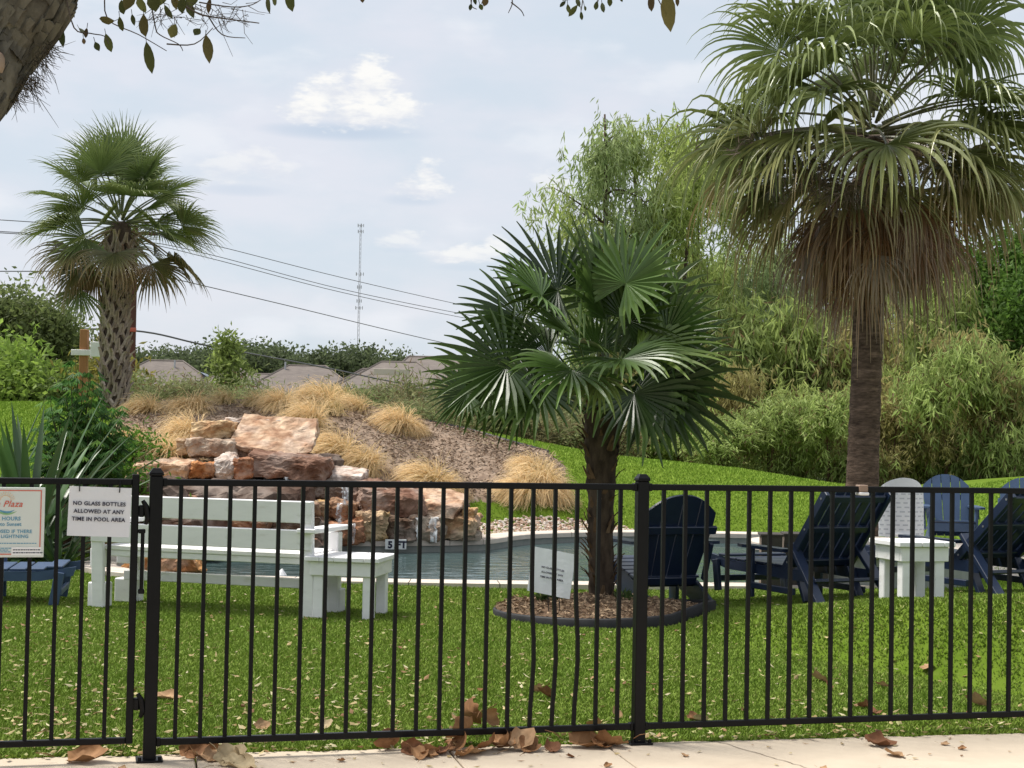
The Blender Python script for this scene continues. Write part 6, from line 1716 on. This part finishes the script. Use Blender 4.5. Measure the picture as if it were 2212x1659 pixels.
def build_lines():
    Y = 58; t = at(290, 470, Y); b = at(281, 806, Y)
    root = thing('utility_pole', 'dark reddish brown utility pole behind the sabal palm', 'utility pole', (at(287, 680, Y).x, Y, .3))
    h = t.z - .3; mb = MB(); tube(mb, [(0, 0, 0), (0, 0, h * .5), (0, 0, h)], [.15, .135, .11], 12); obj('pole', mb, MT['polewood'], root)
    bbox_part('cross_arm', (0, -.14, at(288, 505, Y).z - .3), (2.2, .09, .12), MT['polewood'], root)
    for x in (-1.0, -.4, .9):
        mb = MB(); tube(mb, [(x, -.14, at(288, 505, Y).z - .24), (x, -.14, at(288, 505, Y).z - .06)], [.05, .03], 8); obj('insulator', mb, MT['metal'], root)
    bbox_part('cable_clamp', (.0, -.16, at(285, 713, Y).z - .3), (.34, .12, .14), pmat('red_clamp', (.45, .10, .06)), root)
    W = [('thin grey power line, topmost of the overhead wires', .015, [(-160, 468, 50), (0, 475, 52), (288, 497, 58), (450, 527, 62), (740, 600, 70), (1040, 668, 80), (1400, 742, 95)]),
         ('thin grey power line just under the topmost wire', .015, [(-160, 494, 50), (0, 500, 52), (288, 519, 58), (450, 549, 62), (740, 625, 70), (1040, 686, 80), (1400, 752, 95)]),
         ('thin grey power line, lower of the close pair', .015, [(-160, 497, 50), (0, 503, 52), (288, 523, 58), (450, 557, 62), (740, 632, 70), (1040, 694, 80), (1400, 760, 95)]),
         ('grey telephone line fixed to the pole above the black cable', .018, [(-160, 584, 50), (0, 586, 52), (288, 586, 58), (330, 592, 59), (600, 655, 66), (960, 741, 78), (1300, 812, 92)]),
         ('thick black cable sagging in front of the rooftops', .036, [(-160, 711, 50), (0, 712, 52), (285, 714, 58), (450, 747, 62), (690, 792, 70), (920, 838, 78), (1300, 900, 92)])]
    for lab, r, P in W:
        pts = catmull([tuple(at(x, y, Yd)) for x, y, Yd in P], 8); mb = MB(); tube(mb, pts, r, 5)
        o = obj('power_line', mb, MT['wire'], smooth=True); tag(o, lab, 'cable', 'overhead lines from the utility pole')
build_lines()

# ------------------------------------------------------------------ the tree overhead
def leaf_blade(mb, p, d, Ln, W, col, rng, n):
    """a pointed leaf with a fold, 10 quads"""
    d = nrm(d); s = nrm(np.cross(d, n)); n = np.cross(s, d); prof = (0.04, .62, .95, .98, .72, .02); K = 5; V = []
    for j in range(K + 1):
        t = j / K; c = p + d * Ln * t - n * Ln * .10 * t * t
        w = W * .5 * prof[j] * rng.uniform(.9, 1.1); V += [c - s * w + n * w * .25, c, c + s * w + n * w * .25]
    mb.add(np.array(V), [(3 * j + i, 3 * j + i + 1, 3 * j + 4 + i, 3 * j + 3 + i) for j in range(K) for i in range(2)], col)
def build_overhead_tree():
    rng = np.random.default_rng(77)
    Yl = 5.6
    base = np.array([-2.75, 4.6, 0.0])
    root = thing('overhanging_tree', 'rough barked tree limb with hanging leaves reaching over the fence', 'tree', tuple(base))
    def L(px, py, Y=Yl): q = at(px, py, Y); return np.array([q.x, q.y, q.z]) - base
    # trunk off to the side, its limb sweeping up across the corner
    pts = catmull([(0, 0, -.05), (.02, .05, .6), (.10, .25, 1.3), (.30, .60, 2.0), L(-150, 230, 5.4), L(-38, 95), L(50, -10), L(120, -150), L(230, -330)], 9); n = len(pts)
    rad = np.interp(np.linspace(0, 1, n), [0, .08, .4, .6, .72, 1], [.30, .24, .20, .185, .175, .13])
    jit = np.ones((n, 40))
    for i in range(n):
        for k in range(40):
            a = 2 * math.pi * k / 40; jit[i, k] = 1 + .055 * mnoise.noise(Vector((math.cos(a) * 6, math.sin(a) * 6, i * .22))) + .035 * mnoise.noise(Vector((math.cos(a) * 17, math.sin(a) * 17, i * .7 + 9)))
    mb = MB(); tube(mb, pts, rad, 40, np.array([1.0, 1, 1]), True, jit)
    bark = pmat('oak_bark', (.20, .18, .145), (.045, .038, .032), 7, .95, 1.0, 22, spec=.1, detail=10, c3=(.26, .25, .19), c3s=3.0, c3r=(.55, .8), bdist=.05)
    obj('trunk', mb, bark, root, smooth=True)
    # bark plates over the part in view
    pl = []
    for v in range(4):
        bm = bmesh.new(); bmesh.ops.create_cube(bm, size=1); r2 = np.random.default_rng(v)
        for q in bm.verts: q.co = Vector((q.co.x * .012, q.co.y * r2.uniform(.018, .032), q.co.z * r2.uniform(.035, .075))) + Vector(r2.normal(size=3) * .004)
        me = bpy.data.meshes.new('bark_plate'); bm.to_mesh(me); bm.free(); me.materials.append(bark); pl.append(me)
    T = nrm(np.gradient(pts, axis=0)); ref = np.array([0, 1.0, 0])
    for k in range(280):
        i = int(rng.uniform(.52, .84) * n); i = min(n - 2, i); t = T[i]; u = nrm(np.cross(t, ref)); w = np.cross(t, u); a = rng.uniform(-2.4, 2.4)
        o = -w * math.cos(a) * (1 if w[1] > 0 else -1) + u * math.sin(a)
        p = pts[i] + (pts[i + 1] - pts[i]) * rng.random() + o * rad[i] * 1.02
        M = Matrix((o, np.cross(t, o), t)).transposed(); ob = obj('bark_plate', pl[k % 4], None, root, p); ob.rotation_euler = M.to_euler(); ob.scale = (1, rng.uniform(.8, 1.4), rng.uniform(.8, 1.5))
    # pale pruning scar
    p = L(2, 140, 5.42); mb = MB(); tube(mb, [(0, 0, 0), (0, -.02, 0), (0, -.03, 0)], [.03, .028, .02], 14); o = obj('branch_scar', mb, pmat('scar', (.25, .15, .10), (.32, .24, .18), 9), root, p + np.array([0, -.02, 0])); o.scale = (.7, 1, 1.35); o['label'] = 'pale round pruning scar on the limb'
    # wispy air plants under the limb
    mb = MB(); m = 240
    for k in range(m):
        c = L(*[(70, 165), (100, 105), (85, 130), (40, 190), (25, 205), (60, 180)][k % 6], 5.55) + rng.normal(size=3) * .014
        d = nrm(np.array([rng.uniform(-.1, .9), rng.normal() * .5, rng.uniform(-1, .1)])); l = rng.uniform(.02, .085) * (1.8 if rng.random() < .08 else 1)
        tube(mb, [c, c + d * l * .5 + rng.normal(size=3) * .004, c + d * l + rng.normal(size=3) * .008], [.0016, .0012, .0006], 3, np.array([.12, .10, .075]), False)
    obj('air_plant', mb, MT['barkattr'], root)
    # branches above the frame and the twigs hanging from them
    wood = MB(); wood.col = (.12, .095, .08)
    br1 = catmull([pts[-12], L(330, -170, 5.7), L(430, -70, 5.8), L(520, -40, 5.85), L(600, -60, 5.9), L(900, -90, 6.0), L(1200, -70, 6.1), L(1450, -90, 6.1), L(1750, -160, 6.2)], 6)
    tube(wood, br1, np.linspace(.025, .006, len(br1)), 7)
    def twig(P, r=.0028): tube(wood, catmull([L(*q) for q in P], 4), np.linspace(r, r * .5, (len(P) - 1) * 4 + 1), 4, None, False)
    Yt = 5.7
    twig([(228, -30, Yt), (232, 40, Yt), (300, 75, Yt), (360, 110, Yt)]); twig([(140, -20, 5.5), (160, 60, 5.5), (195, 72, 5.5), (225, 78, 5.5), (235, 95, 5.5)]); twig([(320, -30, Yt), (335, 55, Yt), (345, 75, Yt), (385, 95, Yt), (395, 110, Yt)])
    twig([(350, -20, Yt), (420, 25, Yt), (450, 35, Yt), (500, 42, Yt), (560, 50, Yt)], .004); twig([(450, 35, Yt), (480, 75, Yt), (530, 82, Yt)]); twig([(430, 5, Yt), (500, 15, Yt), (545, 10, Yt), (575, -10, Yt)]); twig([(360, 95, Yt), (420, 95, Yt), (460, 60, Yt)], .003)
    twig([(1020, -30, 6), (1018, 10, 6), (1030, 20, 6)]); twig([(1055, -30, 6), (1040, 8, 6)]); twig([(1100, -20, 6), (1107, 5, 6), (1098, 28, 6)]); twig([(1104, 5, 6), (1125, 22, 6), (1132, 35, 6)]); twig([(1215, 0, 6), (1240, -5, 6), (1255, -30, 6)]); twig([(1262, -20, 6), (1255, 25, 6)]); twig([(1300, -30, 6), (1290, 10, 6)]); twig([(1410, -30, 6), (1425, 5, 6), (1440, 30, 6)])
    for k in range(70):     # fine lichened twiglets at the end of the branch
        a = L(rng.uniform(330, 540), rng.uniform(5, 45), Yt + rng.normal() * .05); d = nrm(np.array([rng.normal() * .7, rng.normal() * .4, -rng.random() * .8 + .1])); l = rng.uniform(.03, .13)
        m1 = a + d * l * .5 + rng.normal(size=3) * .008; tube(wood, [a, m1, a + d * l + rng.normal(size=3) * .012], [.0016, .0011, .0007], 3, None, False)
        if rng.random() < .5: tube(wood, [m1, m1 + nrm(d + rng.normal(size=3) * .6) * l * .5], [.001, .0006], 3, None, False)
    obj('twigs', wood, MT['barkattr'], root)
    pal = [np.array(c) for c in ((.085, .088, .03), (.065, .072, .028), (.12, .11, .04), (.09, .06, .032), (.15, .12, .045))]
    LV = [  # base px, tip px, width px
        (248, 45, 212, 42, 20, 4), (258, 35, 264, 68, 15, 0), (200, 75, 220, 110, 0, 0), (205, 90, 214, 110, 13, 1), (124, 48, 138, 100, 17, 1), (228, 72, 240, 112, 17, 0), (170, 60, 186, 75, 9, 1), (188, 60, 184, 82, 11, 3), (180, 82, 182, 96, 9, 3),
        (310, 30, 312, 78, 25, 4), (316, 90, 328, 158, 24, 0), (380, 52, 368, 82, 24, 2), (432, 62, 420, 75, 18, 1), (445, 75, 453, 135, 23, 4), (285, 30, 290, 55, 10, 1), (355, 10, 372, 42, 14, 1), (262, 0, 266, 30, 18, 0), (290, -15, 270, 20, 30, 4), (300, -10, 312, 30, 24, 0), (395, -10, 392, 28, 22, 0), (402, -5, 418, 40, 18, 1), (330, -20, 335, 25, 30, 0), (380, -25, 378, 20, 26, 4), (150, -20, 158, 15, 16, 1), (155, 20, 160, 38, 8, 1),
        (100, 100, 104, 118, 9, 1), (88, 102, 92, 122, 9, 1), (455, -5, 448, 30, 14, 3), (578, -12, 580, 28, 12, 0), (592, -12, 594, 14, 10, 1), (622, -25, 630, 24, 22, 0), (420, -20, 412, 14, 24, 0), (350, -25, 345, 12, 26, 0),
        (1018, 8, 1015, 22, 9, 1), (1036, 8, 1042, 22, 10, 1), (1050, -8, 1046, 14, 15, 3), (1024, -6, 1028, 10, 8, 1), (1222, 2, 1210, 14, 9, 1), (1226, 8, 1230, 30, 10, 1), (1248, 10, 1228, 36, 12, 0), (1255, 24, 1257, 44, 8, 1), (1245, -5, 1252, 14, 10, 1), (1290, 2, 1286, 22, 11, 1), (1300, 5, 1304, 26, 11, 1), (1316, -8, 1318, 14, 12, 0), (1262, 12, 1266, 24, 7, 1),
        (1408, -15, 1406, 24, 18, 3), (1440, -25, 1447, 68, 32, 4), (1462, -12, 1464, 14, 9, 3), (780, -15, 784, 6, 12, 3), (1300, -14, 1330, -2, 12, 1), (1338, -14, 1344, 4, 8, 1)]
    k = 0
    for (x0, y0, x1, y1, w, c) in LV:
        if w == 0: continue
        Yk = (5.7 if x0 < 700 else 6.0) + rng.normal() * .06
        a = L(x0, y0, Yk); b = L(x1, y1, Yk + rng.normal() * .015); d = b - a; l = np.linalg.norm(d); mb = MB()
        leaf_blade(mb, a, d, l, w * Yk / FPX, pal[c] * rng.uniform(.8, 1.2), rng, np.array([rng.normal() * .35, -1, rng.normal() * .3]))
        tube(mb, [a - nrm(d) * .012 + np.array([0, 0, .006]), a], .0012, 4, pal[3]); me = mb.mesh('leaf', True); me.materials.append(MT['leaf']); obj('leaf', me, None, root)
    # the crown carries on above the frame
    m = 2200
    P = np.stack([rng.uniform(-4.5, 1.5, m), rng.uniform(3.0, 6.6, m), np.zeros(m)], 1)
    P[:, 2] = 3.5 + rng.random(m) * 1.4 + np.maximum(0, P[:, 1] - 5.6) * .33
    gap = np.array([mnoise.noise(Vector((p[0] * .7, p[1] * .7, p[2] * .7))) for p in P]) > -.12
    P = P[gap]; m = len(P)
    C = np.array(pal)[rng.choice(5, m)] * rng.uniform(.7, 1.2, (m, 1))
    lm = MB(); leaves(lm, P - base, rng.normal(size=(m, 3)) + np.array([0, 0, -1.0]), .10 * rng.uniform(.8, 1.3, m), .05, C, rng)
    stuff(obj('crown', lm, MT['leaf'], root))
    lw = MB(); lw.col = (.1, .08, .065)
    for k in range(16):
        s = pts[-1 - rng.integers(0, 6)]; e = np.array([rng.uniform(-4, 1.2), rng.uniform(3, 6.4), 0]); e[2] = 3.9 + rng.random() * .5 + max(0, e[1] - 5.6) * .33
        e = e - base; mid = (s + e) / 2 + np.array([0, 0, .3]); tube(lw, catmull([s, mid, e], 5), np.linspace(.05, .008, 11), 6)
    obj('limbs', lw, MT['barkattr'], root)
build_overhead_tree()

# white float at the water's edge
p = atz(608, 1256, -0.16)
mb = MB(); tube(mb, [(0, 0, 0), (0, 0, .02), (0, 0, .05), (.004, 0, .085)], [.05, .055, .035, .006], 10)
tag(obj('skimmer_float', mb, MT['white'], None, (p.x, p.y, -.115)), 'small white floating cone on the pool behind the bench', 'float')
